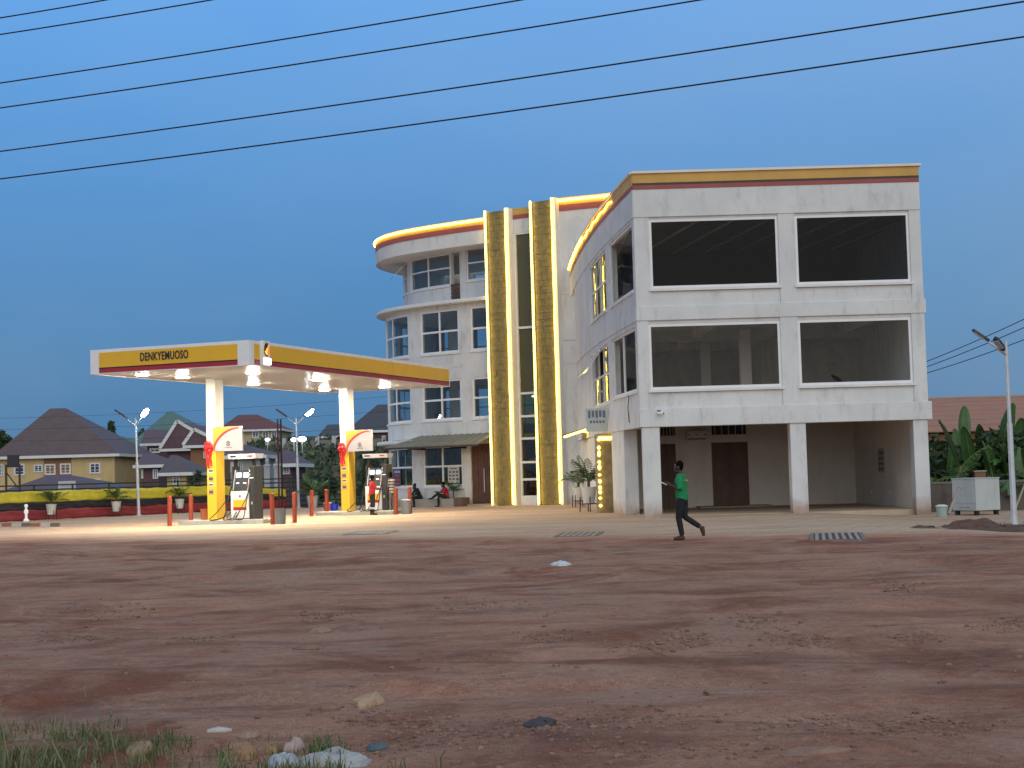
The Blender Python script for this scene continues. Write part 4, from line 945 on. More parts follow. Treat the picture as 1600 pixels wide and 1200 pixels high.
for k in range(2):
    lx, ly, q = cols[k]
    t = root('red_ribbon', ('red rosette bow with tails tied to the nearer column', 'red rosette bow with tails tied to the farther column')[k], 'ribbon', (q.x, q.y, 2.0), CA, 'ribbons on the canopy columns')
    mb = MB()
    for i in range(11):
        a = 2 * math.pi * i / 11; r_ = .16; c = Vector((-.1 + r_ * math.cos(a) * .75, -.36 + .02 * (i % 3), .92 + r_ * math.sin(a)))
        mb.ell(c, .085, .06, .085, 8, 6)
    mb.ell((-.1, -.40, .92), .1, .07, .1, 8, 6); mb.build('bow', RIB, t, smooth=True)
    for dx, ln in ((-.16, .62), (-.08, .74), (.0, .66)):
        mb = MB(); rr = []
        for i in range(9):
            z = .86 - ln * i / 8; x = dx + .03 * math.sin(i * 1.1 + dx * 30); rr.append([(x - .045, -.335, z), (x + .045, -.345 - .02 * math.sin(i), z), (x + .045, -.355 - .02 * math.sin(i), z), (x - .045, -.345, z)])
        mb.loft(rr); mb.build('tail', RIB, t)

# bins, buckets, containers
def bucket(name, label, cat, loc, r, h, col, lid=None, handle=True, top=1.18):
    t = root(name, label, cat, tuple(loc)); m = mat(label[:24], col, 0.45, 0.08, 4)
    prof = [(r, 0.0), (r * 1.01, .01), (r * lerp(1, top, .95), h * .93), (r * top * 1.06, h * .94), (r * top * 1.06, h), (r * top * .96, h), (r * .94, .04)]
    MB().lathe(prof, n=18).build('tub', m, t, smooth=False)
    if lid: MB().lathe([(r * top * 1.1, h + .002), (r * top * 1.1, h + .03), (r * .6, h + .06)], n=18).build('lid', mat(label[:20] + 'lid', lid, .5), t)
    if handle: MB().tube([(r * top * 1.05 * math.cos(a), -.02 - .05 * math.sin(a), h * .9 - r * .75 * math.sin(a)) for a in np.linspace(0, math.pi, 10)], .008, 5).build('handle', GALV, t)
    return t
b3 = B1[3]; bucket('waste_bin', 'grey plastic bin between two bollards at the nearer pump', 'bin', (b3.x - .42, b3.y - .75, 0.0), .19, .58, (.20, .21, .21), None, False)
b3 = B2[3]; bucket('waste_bin', 'grey plastic bin with pale lid between two bollards at the farther pump', 'bin', (b3.x - .12, b3.y - .8, 0.0), .19, .58, (.24, .26, .26), (.42, .44, .44), False)
q = gnd(512, 797, 0.18); bucket('red_bucket', 'small dark red bucket beside the blue one', 'bucket', (q.x, q.y, 0.18), .16, .30, (.36, .04, .04), (.65, .4, .36))
q = gnd(523, 798, 0.18); bucket('blue_bucket', 'bright blue bucket at the foot of the farther yellow column', 'bucket', (q.x, q.y - .1, 0.18), .16, .30, (.02, .05, .55))
q = cols[0][2] - UX * .55 + VX * .1; bucket('flower_pot', 'terracotta coloured pot behind the nearer yellow column', 'pot', (q.x, q.y, 0.18), .17, .40, (.42, .12, .05), None, False)
q = gnd(1472, 808, -.17); bucket('paint_bucket', 'pale green lidded paint bucket near the white cabinet', 'bucket', (q.x, q.y, -.16), .15, .33, (.34, .42, .38), (.75, .75, .72))
q = gnd(608, 800, .0)
t = root('jerrycan', 'yellow jerrycan on the ground before the striped-shirt customer', 'jerrycan', (q.x, q.y - .2, 0.01), CA + .3)
m = mat('yellow_plastic', (.75, .55, .04), .4); bx('can', m, t, -.17, .17, -.11, .11, 0, .42, bevel=.04); MB().tube([(.1, 0, .41), (.1, 0, .48)], .035, 10).build('cap', mat('red_cap', (.5, .05, .04), .5), t)
MB().tube([(-.12, 0, .41), (-.1, 0, .48), (0.0, 0, .48), (.03, 0, .41)], .016, 6).build('handle', m, t)

# ================================================================== PEOPLE
SKIN = mat('dark_brown_skin', (0.055, 0.030, 0.020), 0.5, 0.12, 8); HAIR = mat('black_hair', (0.006, 0.005, 0.005), 1.0, spec=0.05)
def solid(mb, name, m, parent, vox=0.013):
    o = mb.build(name, m, parent, smooth=True)
    r_ = o.modifiers.new('union', 'REMESH'); r_.mode = 'VOXEL'; r_.voxel_size = vox; r_.use_smooth_shade = True
    s_ = o.modifiers.new('soften', 'SMOOTH'); s_.iterations = 3; s_.factor = 0.5
    return o
def oval(c, rx, ry, n=16, tilt=(0, 0)):      # a horizontal ring round c
    return [Vector(c) + Vector((rx * math.cos(a), ry * math.sin(a), tilt[0] * math.cos(a) + tilt[1] * math.sin(a))) for a in [2 * math.pi * i / n for i in range(n)]]
def hand(mb, w, d, up, side):                # wrist, direction of the fingers, back-of-hand side, thumb side
    d = d.normalized(); side = (side - d * side.dot(d)).normalized(); nrm = d.cross(side)
    p = w + d * .05
    mb.tube([w - d * .01, p, w + d * .09], [.028, .036, .034], 8)
    for k, ln in enumerate((.068, .08, .074, .058)):
        b = w + d * .085 + side * (.027 - .018 * k); mb.tube([b - d * .02, b + d * ln * .5, b + d * ln * .9 + nrm * ln * .45], [.0105, .010, .0085], 6)
    b = w + d * .03 + side * .03; mb.tube([b, b + side * .03 + d * .02, b + side * .04 + d * .055 + nrm * .01], [.013, .012, .010], 6)
def person(label, loc, yaw, J, shirt, trousers, shoes, sleeve=0.55, extra=None, hem=0.0, trous_end=0.93, size=1.0):
    V = {k: Vector(v) for k, v in J.items()}
    t = root('person', label, 'person', tuple(loc), yaw); t.scale = (size,) * 3
    up = (V['neck'] - V['pelvis']).normalized(); ch = lerp(V['pelvis'], V['neck'], .68)
    hd = V['head']; fd = V.get('face', Vector((1, 0, 0))).normalized(); sd_ = Vector((0, 0, 1)).cross(fd).normalized()
    mb = MB()
    mb.tube([V['pelvis'] - up * .06, V['pelvis'] + up * .1, ch, V['neck'] - up * .04], [.12, .115, .13, .07], 12)
    mb.tube([V['neck'] - up * .05, lerp(V['neck'], hd, .5), hd], [.058, .054, .06], 10)
    M_ = Matrix.Translation(hd) @ Matrix((fd, sd_, Vector((0, 0, 1)))).transposed().to_4x4(); mb.M = M_
    mb.ell((0, 0, .03), .098, .078, .118, 16, 12); mb.ell((.035, 0, -.055), .062, .058, .07, 12, 8)
    mb.ell((.098, 0, -.005), .018, .018, .024, 8, 6); mb.ell((.078, 0, -.052), .022, .03, .012, 8, 6)
    for y in (-1, 1):
        mb.ell((-.005, .080 * y, .0), .022, .012, .034, 8, 6); mb.ell((.078, .032 * y, .045), .02, .026, .01, 8, 6)
    mb.M = None
    for s_ in 'lr':
        mb.tube([lerp(V['neck'], V[s_ + 'sh'], .35) - up * .05, V[s_ + 'sh'], lerp(V[s_ + 'sh'], V[s_ + 'el'], .5), V[s_ + 'el'], lerp(V[s_ + 'el'], V[s_ + 'wr'], .4), V[s_ + 'wr']], [.06, .058, .048, .04, .038, .026], 10)
        hand(mb, V[s_ + 'wr'], V.get(s_ + 'hd', V[s_ + 'wr'] - V[s_ + 'el']), up, Vector((0.2, -1 if s_ == 'l' else 1, 0.4)))
        mb.tube([V['pelvis'], V[s_ + 'hip'], lerp(V[s_ + 'hip'], V[s_ + 'kn'], .5), V[s_ + 'kn'], lerp(V[s_ + 'kn'], V[s_ + 'an'], .35), V[s_ + 'an']], [.1, .085, .072, .052, .052, .036], 10)
        mb.tube([V[s_ + 'an'], lerp(V[s_ + 'an'], V[s_ + 'toe'], .5), V[s_ + 'toe']], [.04, .038, .03], 8)
    body = solid(mb, 'body', SKIN, t, .012)
    # eyes and hair
    mb = MB(); mb.M = M_
    for y in (-1, 1): mb.ell((.083, .032 * y, .025), .012, .014, .009, 8, 6)
    mb.build('eyes', mat('eye_white', (.5, .48, .45), .3), t, smooth=True)
    mb = MB(); mb.M = M_; mb.ell((-.018, 0, .065), .098, .086, .100, 16, 10); mb.ell((-.045, 0, .02), .068, .080, .10, 12, 8); solid(mb, 'hair', HAIR, t, .014)
    # shirt
    mb = MB(); low = V['pelvis'] - up * (.06 + hem)
    mb.loft([oval(low, .135, .185), oval(V['pelvis'] + up * .05, .135, .18), oval(lerp(V['pelvis'], V['neck'], .4), .128, .175), oval(ch, .135, .195), oval(lerp(V['pelvis'], V['neck'], .86), .11, .175), oval(V['neck'] + up * .0, .07, .085)])
    for s_ in 'lr':
        e = lerp(V[s_ + 'sh'], V[s_ + 'el'], min(1, sleeve / .55)) if sleeve <= .55 else V[s_ + 'el']
        P_ = [lerp(V['neck'], V[s_ + 'sh'], .3) - up * .06, V[s_ + 'sh'], lerp(V[s_ + 'sh'], e, .6), e]; r_ = [.085, .078, .072, .068]
        if sleeve > .6: P_.append(lerp(V[s_ + 'el'], V[s_ + 'wr'], .9)); r_ = [.085, .078, .066, .056, .042]
        mb.tube(P_, r_, 12)
    sh = solid(mb, 'shirt', shirt, t, .014)
    # trousers and shoes
    mb = MB(); mb.loft([oval(V['pelvis'] - up * .12, .11, .165), oval(V['pelvis'], .125, .17), oval(V['pelvis'] + up * .07, .12, .162)])
    for s_ in 'lr':
        kn, an = V[s_ + 'kn'], V[s_ + 'an']
        P_ = [V['pelvis'] * .5 + V[s_ + 'hip'] * .5, V[s_ + 'hip'], lerp(V[s_ + 'hip'], kn, .5), kn]; r_ = [.11, .105, .09, .072]
        if trous_end > .4: P_ += [lerp(kn, an, .5), lerp(kn, an, trous_end)]; r_ += [.066, .058]
        else: P_ += [lerp(kn, an, .12)]; r_ += [.078]
        mb.tube(P_, r_, 12)
    solid(mb, 'trousers', trousers, t, .014)
    for s_ in 'lr':
        an, toe = V[s_ + 'an'], V[s_ + 'toe']; f_ = (toe - an); mb = MB()
        heel = an - Vector((f_.x, f_.y, 0)).normalized() * .05 + Vector((0, 0, -.03)) if f_.z > -.12 else an + Vector((-.04, 0, .02))
        mb.tube([heel, lerp(heel, toe, .5), toe + f_.normalized() * .03], [.042, .046, .036], 10); solid(mb, 'shoe', shoes, t, .012)
    if extra: extra(t, V)
    return t
GREEN = mat('green_tee', (0.012, 0.24, 0.085), .8, .25, 7, 1.0, 9); NAVY = mat('dark_trousers', (0.014, 0.016, 0.018), .85, .3, 5, 1.0, 9)
SANDAL = mat('brown_red_shoe', (.09, .03, .03), .6); REDT = mat('red_tee', (.36, .02, .025), .8, .25, 6, 1.0, 9); BLACKT = mat('black_top', (.017, .018, .022), .85, .2, 6)
def stripes():
    m = bpy.data.materials.new('striped_knit'); m.use_nodes = True; n = m.node_tree.nodes; l = m.node_tree.links; p = n['Principled BSDF']; p.inputs['Roughness'].default_value = .85
    tc = n.new('ShaderNodeTexCoord'); wv = n.new('ShaderNodeTexWave'); wv.bands_direction = 'Z'; wv.inputs['Scale'].default_value = 2.6; wv.inputs['Distortion'].default_value = .6
    cr = n.new('ShaderNodeValToRGB'); cr.color_ramp.interpolation = 'CONSTANT'; cr.color_ramp.elements[0].color = (.10, .07, .05, 1); cr.color_ramp.elements[1].color = (.50, .46, .40, 1); cr.color_ramp.elements[1].position = .5
    l.new(tc.outputs['Object'], wv.inputs['Vector']); l.new(wv.outputs['Fac'], cr.inputs['Fac']); l.new(cr.outputs[0], p.inputs['Base Color']); return m
def walker_extra(t, V):
    ph = MB(); c = V['lwr'] + Vector((.16, -.02, .05)); ph.M = Matrix.Translation(c) @ Euler((0, R(-25), 0)).to_matrix().to_4x4(); ph.box(-.10, .10, -.045, .045, -.006, .006)
    o = ph.build('phone', mat('white_phone', (.75, .75, .72), .3), None); o.parent = t; o.parent = None
    o.matrix_world = Matrix.Translation(t.location) @ Euler((0, 0, t.rotation_euler.z)).to_matrix().to_4x4()
    tag(o, 'white phone held up by the walking person in green', 'phone')
    bx('shirt_print', mat('yellow_print', (.45, .42, .03), .7), t, -.128, -.1, -.11, .08, 1.30, 1.335)
q = gnd(1068, 845); q.z = gz(q.x, q.y)
person('person in green T-shirt and dark trousers walking left while looking at a phone', (q.x, q.y, q.z + .005), R(160), dict(pelvis=(0, 0, .94), neck=(.02, 0, 1.47), head=(.055, 0, 1.60), face=(1, .1, -.15),
    lsh=(0, .185, 1.41), lel=(-.02, .25, 1.12), lwr=(.22, .16, 1.22), lhd=(.5, -.1, .25), rsh=(.01, -.185, 1.41), rel=(.06, -.25, 1.12), rwr=(.27, -.08, 1.24), rhd=(.5, .2, .2),
    lhip=(0, .09, .9), lkn=(.07, .09, .49), lan=(.0, .09, .075), ltoe=(.17, .10, .035), rhip=(-.01, -.09, .9), rkn=(-.03, -.09, .50), ran=(-.38, -.10, .27), rtoe=(-.43, -.11, .10)), GREEN, NAVY, SANDAL, extra=walker_extra)
stand = dict(pelvis=(0, 0, .93), neck=(.02, 0, 1.46), head=(.05, 0, 1.585), lhip=(0, .09, .9), lkn=(.03, .11, .49), lan=(-.02, .12, .075), ltoe=(.15, .14, .035), rhip=(0, -.09, .9), rkn=(.03, -.11, .49), ran=(-.02, -.12, .075), rtoe=(.15, -.14, .035))
q = gnd(582, 805.5)
def att_extra(t, V):
    for s_ in 'lr':
        a = lerp(V[s_ + 'kn'], V[s_ + 'an'], .45); MB().tube([a + Vector((0, 0, .04)), a - Vector((0, 0, .04))], [.071, .069], 12).build('reflective_band', mat('pale_reflective_band', (.55, .55, .52), .5), t)
person('fuel attendant in red shirt and dark trousers standing at the farther pump', (q.x, q.y, 0.02), R(25), dict(stand, lsh=(.01, .19, 1.40), lel=(.08, .25, 1.13), lwr=(.30, .17, 1.16), rsh=(.01, -.19, 1.40), rel=(.10, -.25, 1.13), rwr=(.34, -.14, 1.12)), REDT, NAVY, BLK, extra=att_extra, size=.96)
q = gnd(612, 803.5)
person('customer in striped shirt and grey trousers facing the farther pump', (q.x, q.y, 0.02), R(150), dict(stand, lsh=(.01, .19, 1.40), lel=(.02, .27, 1.12), lwr=(.20, .20, 1.0), rsh=(.01, -.19, 1.40), rel=(.12, -.26, 1.16), rwr=(.34, -.14, 1.24)), stripes(), mat('grey_trousers', (.20, .19, .17), .85), SANDAL, hem=.06, size=1.04)
# two seated on the planter kerb
def seat_pos(px, py, out):
    s_ = GF.hit(px, py)[0]; p_ = GF.pos(s_, out); t_ = GF.pos(s_, out + 1) - p_; return p_, math.atan2(t_.y, t_.x)
p_, a_ = seat_pos(668, 775, .55)
person('person in black sitting hunched forward on the planter kerb', (p_.x, p_.y, 0.0), a_ - .45, dict(pelvis=(0, 0, .52), neck=(.22, 0, .98), head=(.31, 0, 1.07), face=(1, 0, -.45), lsh=(.18, .19, .93), lel=(.34, .22, .66), lwr=(.50, .10, .62), rsh=(.18, -.19, .93), rel=(.36, -.22, .66), rwr=(.52, -.06, .60),
    lhip=(.05, .10, .50), lkn=(.45, .20, .50), lan=(.42, .24, .08), ltoe=(.58, .27, .035), rhip=(.05, -.10, .50), rkn=(.45, -.22, .50), ran=(.50, -.28, .08), rtoe=(.66, -.32, .035)), BLACKT, NAVY, BLK, sleeve=.9)
p_, a_ = seat_pos(709, 772, .55)
person('person in red top sitting with one leg crossed on the planter kerb', (p_.x, p_.y, 0.0), a_ - .75, dict(pelvis=(0, 0, .52), neck=(.12, 0, 1.02), head=(.20, 0, 1.12), face=(1, 0, -.35), lsh=(.10, .19, .96), lel=(.28, .23, .74), lwr=(.50, .12, .78), rsh=(.10, -.19, .96), rel=(.30, -.22, .74), rwr=(.52, -.08, .76),
    lhip=(.05, .10, .50), lkn=(.46, .10, .55), lan=(.46, .06, .08), ltoe=(.62, .08, .035), rhip=(.05, -.10, .52), rkn=(.48, -.12, .66), ran=(.80, .02, .46), rtoe=(.95, .06, .44)), REDT, NAVY, BLK)

# ================================================================== STREET LAMPS
def street_lamp(label, loc, arms, hgt=5.2, lean=(0, 0), hs=1.0):
    t = root('street_lamp', label, 'street lamp', tuple(loc), 0, 'twin-arm street lamps'); t.rotation_euler = (lean[0], lean[1], 0)
    MB().tube([(0, 0, 0), (0, 0, hgt * .55)], [.085, .075], 12).build('pole', GALV, t); MB().tube([(0, 0, hgt * .55), (0, 0, hgt)], [.055, .045], 12).build('upper_pole', GALV, t)
    MB().lathe([(.2, 0), (.2, .03), (.1, .05), (.088, .25)], n=12).build('base', GALV, t)
    for az, ln, lit in arms:
        d = Vector((math.cos(R(az)), math.sin(R(az)), 0)); e = Vector((0, 0, hgt * .92)); k = e + d * ln + Vector((0, 0, ln * .85))
        MB().tube([e, lerp(e, k, .5), k], [.035, .03, .03], 8).build('arm', GALV, t)
        sd_ = d.cross(Vector((0, 0, 1))); ax = (d + Vector((0, 0, .75))).normalized(); nn = sd_.cross(ax)
        if nn.z > 0: nn = -nn
        hs_ = []
        for u, w_ in ((0, .05), (.08, .11), (.25, .15), (.5, .155), (.68, .12), (.76, .04)):
            u *= hs; w_ *= hs; c = k + ax * u; hs_.append([c - sd_ * w_, c + sd_ * w_, c + sd_ * w_ * .8 - nn * .07, c - sd_ * w_ * .8 - nn * .07])
        hd = MB().loft(hs_).build('lamp_head', mat('dark_lamp_housing', (.03, .035, .045), .4), t)
        l0, l1 = k + ax * .18 * hs, k + ax * .64 * hs
        MB().hexa([l0 - sd_ * .11 * hs + nn * .004, l0 + sd_ * .11 * hs + nn * .004, l1 + sd_ * .11 * hs + nn * .004, l1 - sd_ * .11 * hs + nn * .004], [l0 - sd_ * .11 * hs + nn * .03, l0 + sd_ * .11 * hs + nn * .03, l1 + sd_ * .11 * hs + nn * .03, l1 - sd_ * .11 * hs + nn * .03]).build('lens_plate' if lit else 'lens', SLAMP if lit else mat('unlit_lens', (.35, .38, .42), .2), hd)
        if lit:
            lc = lerp(l0, l1, .5) + nn * .05; q_ = MB(); q_.M = Matrix.Translation(lc) @ Matrix((ax, sd_, nn)).transposed().to_4x4(); q_.ell((0, 0, 0), .27, .15, .09, 12, 8); q_.build('lens', SLAMP, hd, smooth=True)  # bulb enlarged so that its shape stands in for the lamp's glare
    return t
q = gnd(217, 806); street_lamp('street lamp with one bright lamp beside the bunting fence', q, ((-160, .42, False), (-40, .45, True)), 4.95, (0, R(-1.2)))
q = gnd(467, 794); street_lamp('street lamp between the canopy columns with one lit head', q, ((-165, .5, False), (-15, .5, True)), 5.1, (0, R(-.8)))
q = gnd(1585, 820, -.18); street_lamp('unlit street lamp at the right edge before the banana plants', q, ((172, .46, False), (222, .14, False)), 5.05, (0, 0), .72)

# ================================================================== FENCE, BUNTING, POTTED PALMS
FL = Facade([(-33, 56.5), (-30, 62), (-24, 71.3), (-17.3, 82.0), (-13.5, 85.6), (-10.5, 87.6), (-6.5, 89.6)], seg=0.4)
DKG = mat('dark_green_steel', (.018, .035, .030), .5)
fen = root('metal_fence', 'dark green metal rail fence behind the forecourt', 'fence', (FL.pos(0).x, FL.pos(0).y, 0), world=True)
for s_ in np.arange(0.4, FL.len, 2.4):
    p_ = FL.pos(s_, -.1); MB().box(p_.x - .04, p_.x + .04, p_.y - .04, p_.y + .04, -.3, 1.72).build('post', DKG, fen)
for z in (.12, .38, .64, .90, 1.16, 1.42, 1.64): FL.box(MB(), 0.2, FL.len, z, z + .07, -.12, -.08).build('rail', DKG, fen)
bun = root('cloth_bunting', 'yellow, black and red cloth bunting draped along the fence', 'bunting', (FL.pos(0).x, FL.pos(0).y, 0), world=True)
sEndB = FL.hit(446, 780)[0]
for nm, col, z0, z1, ph in (('yellow_cloth', (.56, .48, .04), .86, 1.40, 0), ('black_cloth', (.022, .022, .028), .50, .88, 1), ('red_cloth', (.26, .035, .045), .04, .52, 2)):
    vs = []; ns = 300
    for i in range(ns + 1):
        s_ = lerp(0.3, sEndB, i / ns); sag = .03 * math.sin(s_ * 2.62) ** 2
        for j in range(6):
            v_ = j / 5; fold = .02 * math.sin(s_ * 2.1 + ph * 1.7 + v_ * 3) + .015 * math.sin(s_ * 7.3 + ph + 5 * v_) + .06 * v_ * 0
            drop = .05 * float(vnoise(s_ / 2.4, ph * 3.1, 61)) + (0 if nm != 'yellow_cloth' else -.35 * max(0, (s_ - sEndB + 4) / 4))
            vs.append(FL.pos(s_, .05 + .015 * ph + fold + .02 * math.sin(v_ * 9 + s_), max(.02, lerp(z0, z1, v_) - sag * (1 if j else .5) + drop * (1 if nm != 'red_cloth' else v_))))
    mb = MB(); mb.add(vs, [(i * 6 + j, (i + 1) * 6 + j, (i + 1) * 6 + j + 1, i * 6 + j + 1) for i in range(ns) for j in range(5)])
    o = mb.build(nm, mat(nm, col, .6, .15, 3), bun, smooth=True); k = o.modifiers.new('thickness', 'SOLIDIFY'); k.thickness = .01

def frond_mesh(nm, ln, wd, droop, n=13, m=None):
    mb = MB(); pts = []
    for i in range(n + 1):
        t = i / n; pts.append(Vector((ln * t * (1 - .25 * droop * t), 0, ln * (.75 * t - droop * t * t))))
    mb.tube(pts, [lerp(.012, .003, i / n) for i in range(n + 1)], 4)
    for i in range(2, n + 1):
        t = i / n; L_ = wd * math.sin(math.pi * (.12 + .86 * t)) ** .6; p_ = pts[i]
        for sgn_ in (-1, 1):
            d = Vector((.55, sgn_ * .8, -.22)).normalized() * L_; c = p_ + d * .5 + Vector((0, 0, .02)); e = p_ + d + Vector((0, 0, -.12 * L_))
            w_ = Vector((.026, 0, 0)) * (ln / .9); mb.add([p_ - w_ * .4, p_ + w_ * .4, c + w_, e, c - w_], [(0, 1, 2, 4), (4, 2, 3)])
    return mb.mesh(nm, m or PALM, smooth=False)
PALM = mat('palm_leaf', (.065, .115, .018), .5, .3, 5); PALMD = mat('palm_leaf_dark', (.035, .085, .025), .5, .3, 5)
FRM = [frond_mesh('frond', .95, .30, d, m=PALM) for d in (.35, .6, .85)]
POTM = mat('white_pot', (.58, .57, .54), .6, .08, 3, stain=(.3, .24, .18), stain_amt=.4)
def potted_palm(label, loc, sc_=1.0, n=13, stand=True, pot=True, tall=0.0):
    t = root('potted_palm', label, 'potted palm', tuple(loc), random.uniform(0, 6), 'palms in white pots'); t.scale = (sc_,) * 3
    z0 = .26 if stand else 0.0
    if stand:
        mb = MB()
        for x in (-.2, .2):
            for y in (-.2, .2): mb.bar((x, y, 0), (x * .95, y * .95, .46), .025)
        for a, b in (((-.2, -.2), (.2, -.2)), ((.2, -.2), (.2, .2)), ((.2, .2), (-.2, .2)), ((-.2, .2), (-.2, -.2))): mb.bar((a[0], a[1], .24), (b[0], b[1], .24), .025)
        mb.build('stand', BLK, t)
    if pot: MB().lathe([(.17, z0), (.175, z0 + .02), (.235, z0 + .46), (.25, z0 + .47), (.25, z0 + .50), (.225, z0 + .50), (.215, z0 + .45), (.05, z0 + .44)], n=18).build('pot', POTM, t)
    zt = z0 + (.46 if pot else 0)
    MB().tube([(0, 0, zt - .05), (.01, 0, zt + .14 + tall * .5), (0, .01, zt + .2 + tall)], [.05, .045, .035], 8).build('stem', mat('palm_stem', (.10, .08, .035), .8), t)
    for k in range(n):
        o = bpy.data.objects.new('frond', FRM[k % 3]); COL.objects.link(o); o.parent = t; o.location = (0, 0, zt + .12 + tall + .004 * k)
        o.rotation_euler = (0, R(random.uniform(-48, 8)), 2.4 * k + random.uniform(-.2, .2)); s_ = random.uniform(.65, 1.0); o.scale = (s_,) * 3
    return t
for (px, py), lab in zip(((63, 812), (165, 807), (265, 802)), ('palm in a white pot on a black stand, leftmost by the bunting', 'palm in a white pot on a black stand, just left of the bright street lamp', 'palm in a white pot behind the nearest red bollards')):
    q = FL.pos(FL.hit(px, py)[0], .75); potted_palm(lab, (q.x, q.y, 0.01), 1.0, 15)
q = FL.pos(FL.hit(478, 790)[0], .9); potted_palm('bushy palm in a white pot between the two canopy columns', (q.x, q.y, 0.01), 1.35, 16, stand=False)
q = gnd(905, 793); potted_palm('palm on a stand close to the white wall, behind the other one', (q.x, q.y, 0.01), 1.2, 14)
q = gnd(921, 800); potted_palm('palm in a grey-white pot beside the lit stone pillar', (q.x, q.y, 0.01), 1.3, 15)
s_ = GF.hit(717, 770)[0]; p_ = GF.pos(s_, .45); o = potted_palm('small spiky palm growing in the planter kerb beside the wooden door', (p_.x, p_.y, .40), .85, 13, stand=False, pot=False, tall=.3); o['category'] = 'plant'; o.name = 'planter_palm'; del o['group']

# kerb stones and the lit marker post at the left of the forecourt
for k in range(6):
    q = gnd(4 + 15 * k, 823.5); q2 = gnd(18 + 15 * k, 823.1); t = root('kerb_stone', 'painted kerb stone, number %s from the left edge of the photo' % ('one', 'two', 'three', 'four', 'five', 'six')[k], 'kerb stone', tuple(q), math.atan2(q2.y - q.y, q2.x - q.x), 'painted kerb stones')
    bx('block', mat('kerb_%d' % (k % 3), ((.25, .10, .07), (.36, .36, .36), (.12, .10, .10))[k % 3], .8), t, 0, (q2 - q).length, -.1, .1, -.05, .16, bevel=.02)
q = gnd(41, 815); t = root('marker_post', 'small white marker post glowing beside the leftmost potted palm', 'marker post', tuple(q))
MB().lathe([(.13, 0), (.13, .08), (.06, .16), (.06, .34), (.10, .40), (.10, .52), (.05, .58), (.05, .66), (.085, .70), (.085, .78), (.02, .82)], n=12).build('post', emit('lit_white_post', (1, 1, 1), .35), t)

# ================================================================== HOUSES BEYOND THE FENCE
def roofmat(nm, c): 
    if nm in MATS: return MATS[nm]
    m = mat(nm, c, .6, .12, .8, stain=tuple(x * .6 for x in c), stain_amt=.5)
    n = m.node_tree.nodes; l = m.node_tree.links; tc = n.new('ShaderNodeTexCoord'); wv = n.new('ShaderNodeTexWave'); wv.bands_direction = 'X'; wv.inputs['Scale'].default_value = 1.2
    b = n.new('ShaderNodeBump'); b.inputs['Strength'].default_value = .5; b.inputs['Distance'].default_value = .06; l.new(tc.outputs['Object'], wv.inputs['Vector']); l.new(wv.outputs['Fac'], b.inputs['Height']); l.new(b.outputs[0], n['Principled BSDF'].inputs['Normal']); return m
BRN = roofmat('brown_roof', (.125, .085, .082)); PUR = roofmat('purple_roof', (.13, .075, .088)); MRN = roofmat('maroon_roof', (.17, .055, .05)); GRN = roofmat('green_roof', (.10, .18, .17)); DRK = roofmat('dark_grey_roof', (.065, .062, .07)); ORG = roofmat('orange_roof', (.40, .17, .085))  # house roof colours lightened to stand in for distance haze
CREAM = mat('cream_render', (.62, .45, .22), .85, .08, 1, stain=(.25, .17, .09), stain_amt=.4); PALEY = mat('pale_cream_render', (.46, .38, .24), .85, .08, 1); MARW = mat('maroon_wall', (.14, .075, .085), .85, .1, 1); GREYWH = mat('grey_white_wall', (.46, .45, .45), .85, .1, 1); OCH = mat('ochre_wall', (.28, .14, .075), .85)
HWIN = glass('house_glass', (.10, .12, .18), 1.0)
HBACK = mat('dark_room', (.02, .025, .05), .6)
def house_windows(t, wins, F, wm=WHITE2):
    for x0, y0, x1, y1 in wins:
        s0, s1, z0, z1 = rect(F, x0, y0, x1, y1); mb = MB(); w_ = max(.10, (s1 - s0) * .14)
        F.box(mb, s0, s1, z0, z0 + w_, 0.001, .09); F.box(mb, s0, s1, z1 - w_, z1, 0.001, .09); F.box(mb, s0, s0 + w_, z0 + w_, z1 - w_, 0.001, .09); F.box(mb, s1 - w_, s1, z0 + w_, z1 - w_, 0.001, .09)
        F.box(mb, (s0 + s1) / 2 - .04, (s0 + s1) / 2 + .04, z0 + w_, z1 - w_, 0.001, .07)
        f = mb.build('window', wm, t)
        F.box(MB(), s0 + w_, s1 - w_, z0 + w_, z1 - w_, .002, .02).build('pane', mat('night_window', (.035, .05, .12), .15), f)
        for k in (.33, .66): F.box(MB(), s0 + w_, s1 - w_, lerp(z0, z1, k) - .02, lerp(z0, z1, k) + .02, .021, .05).build('glazing_bar', wm, f)
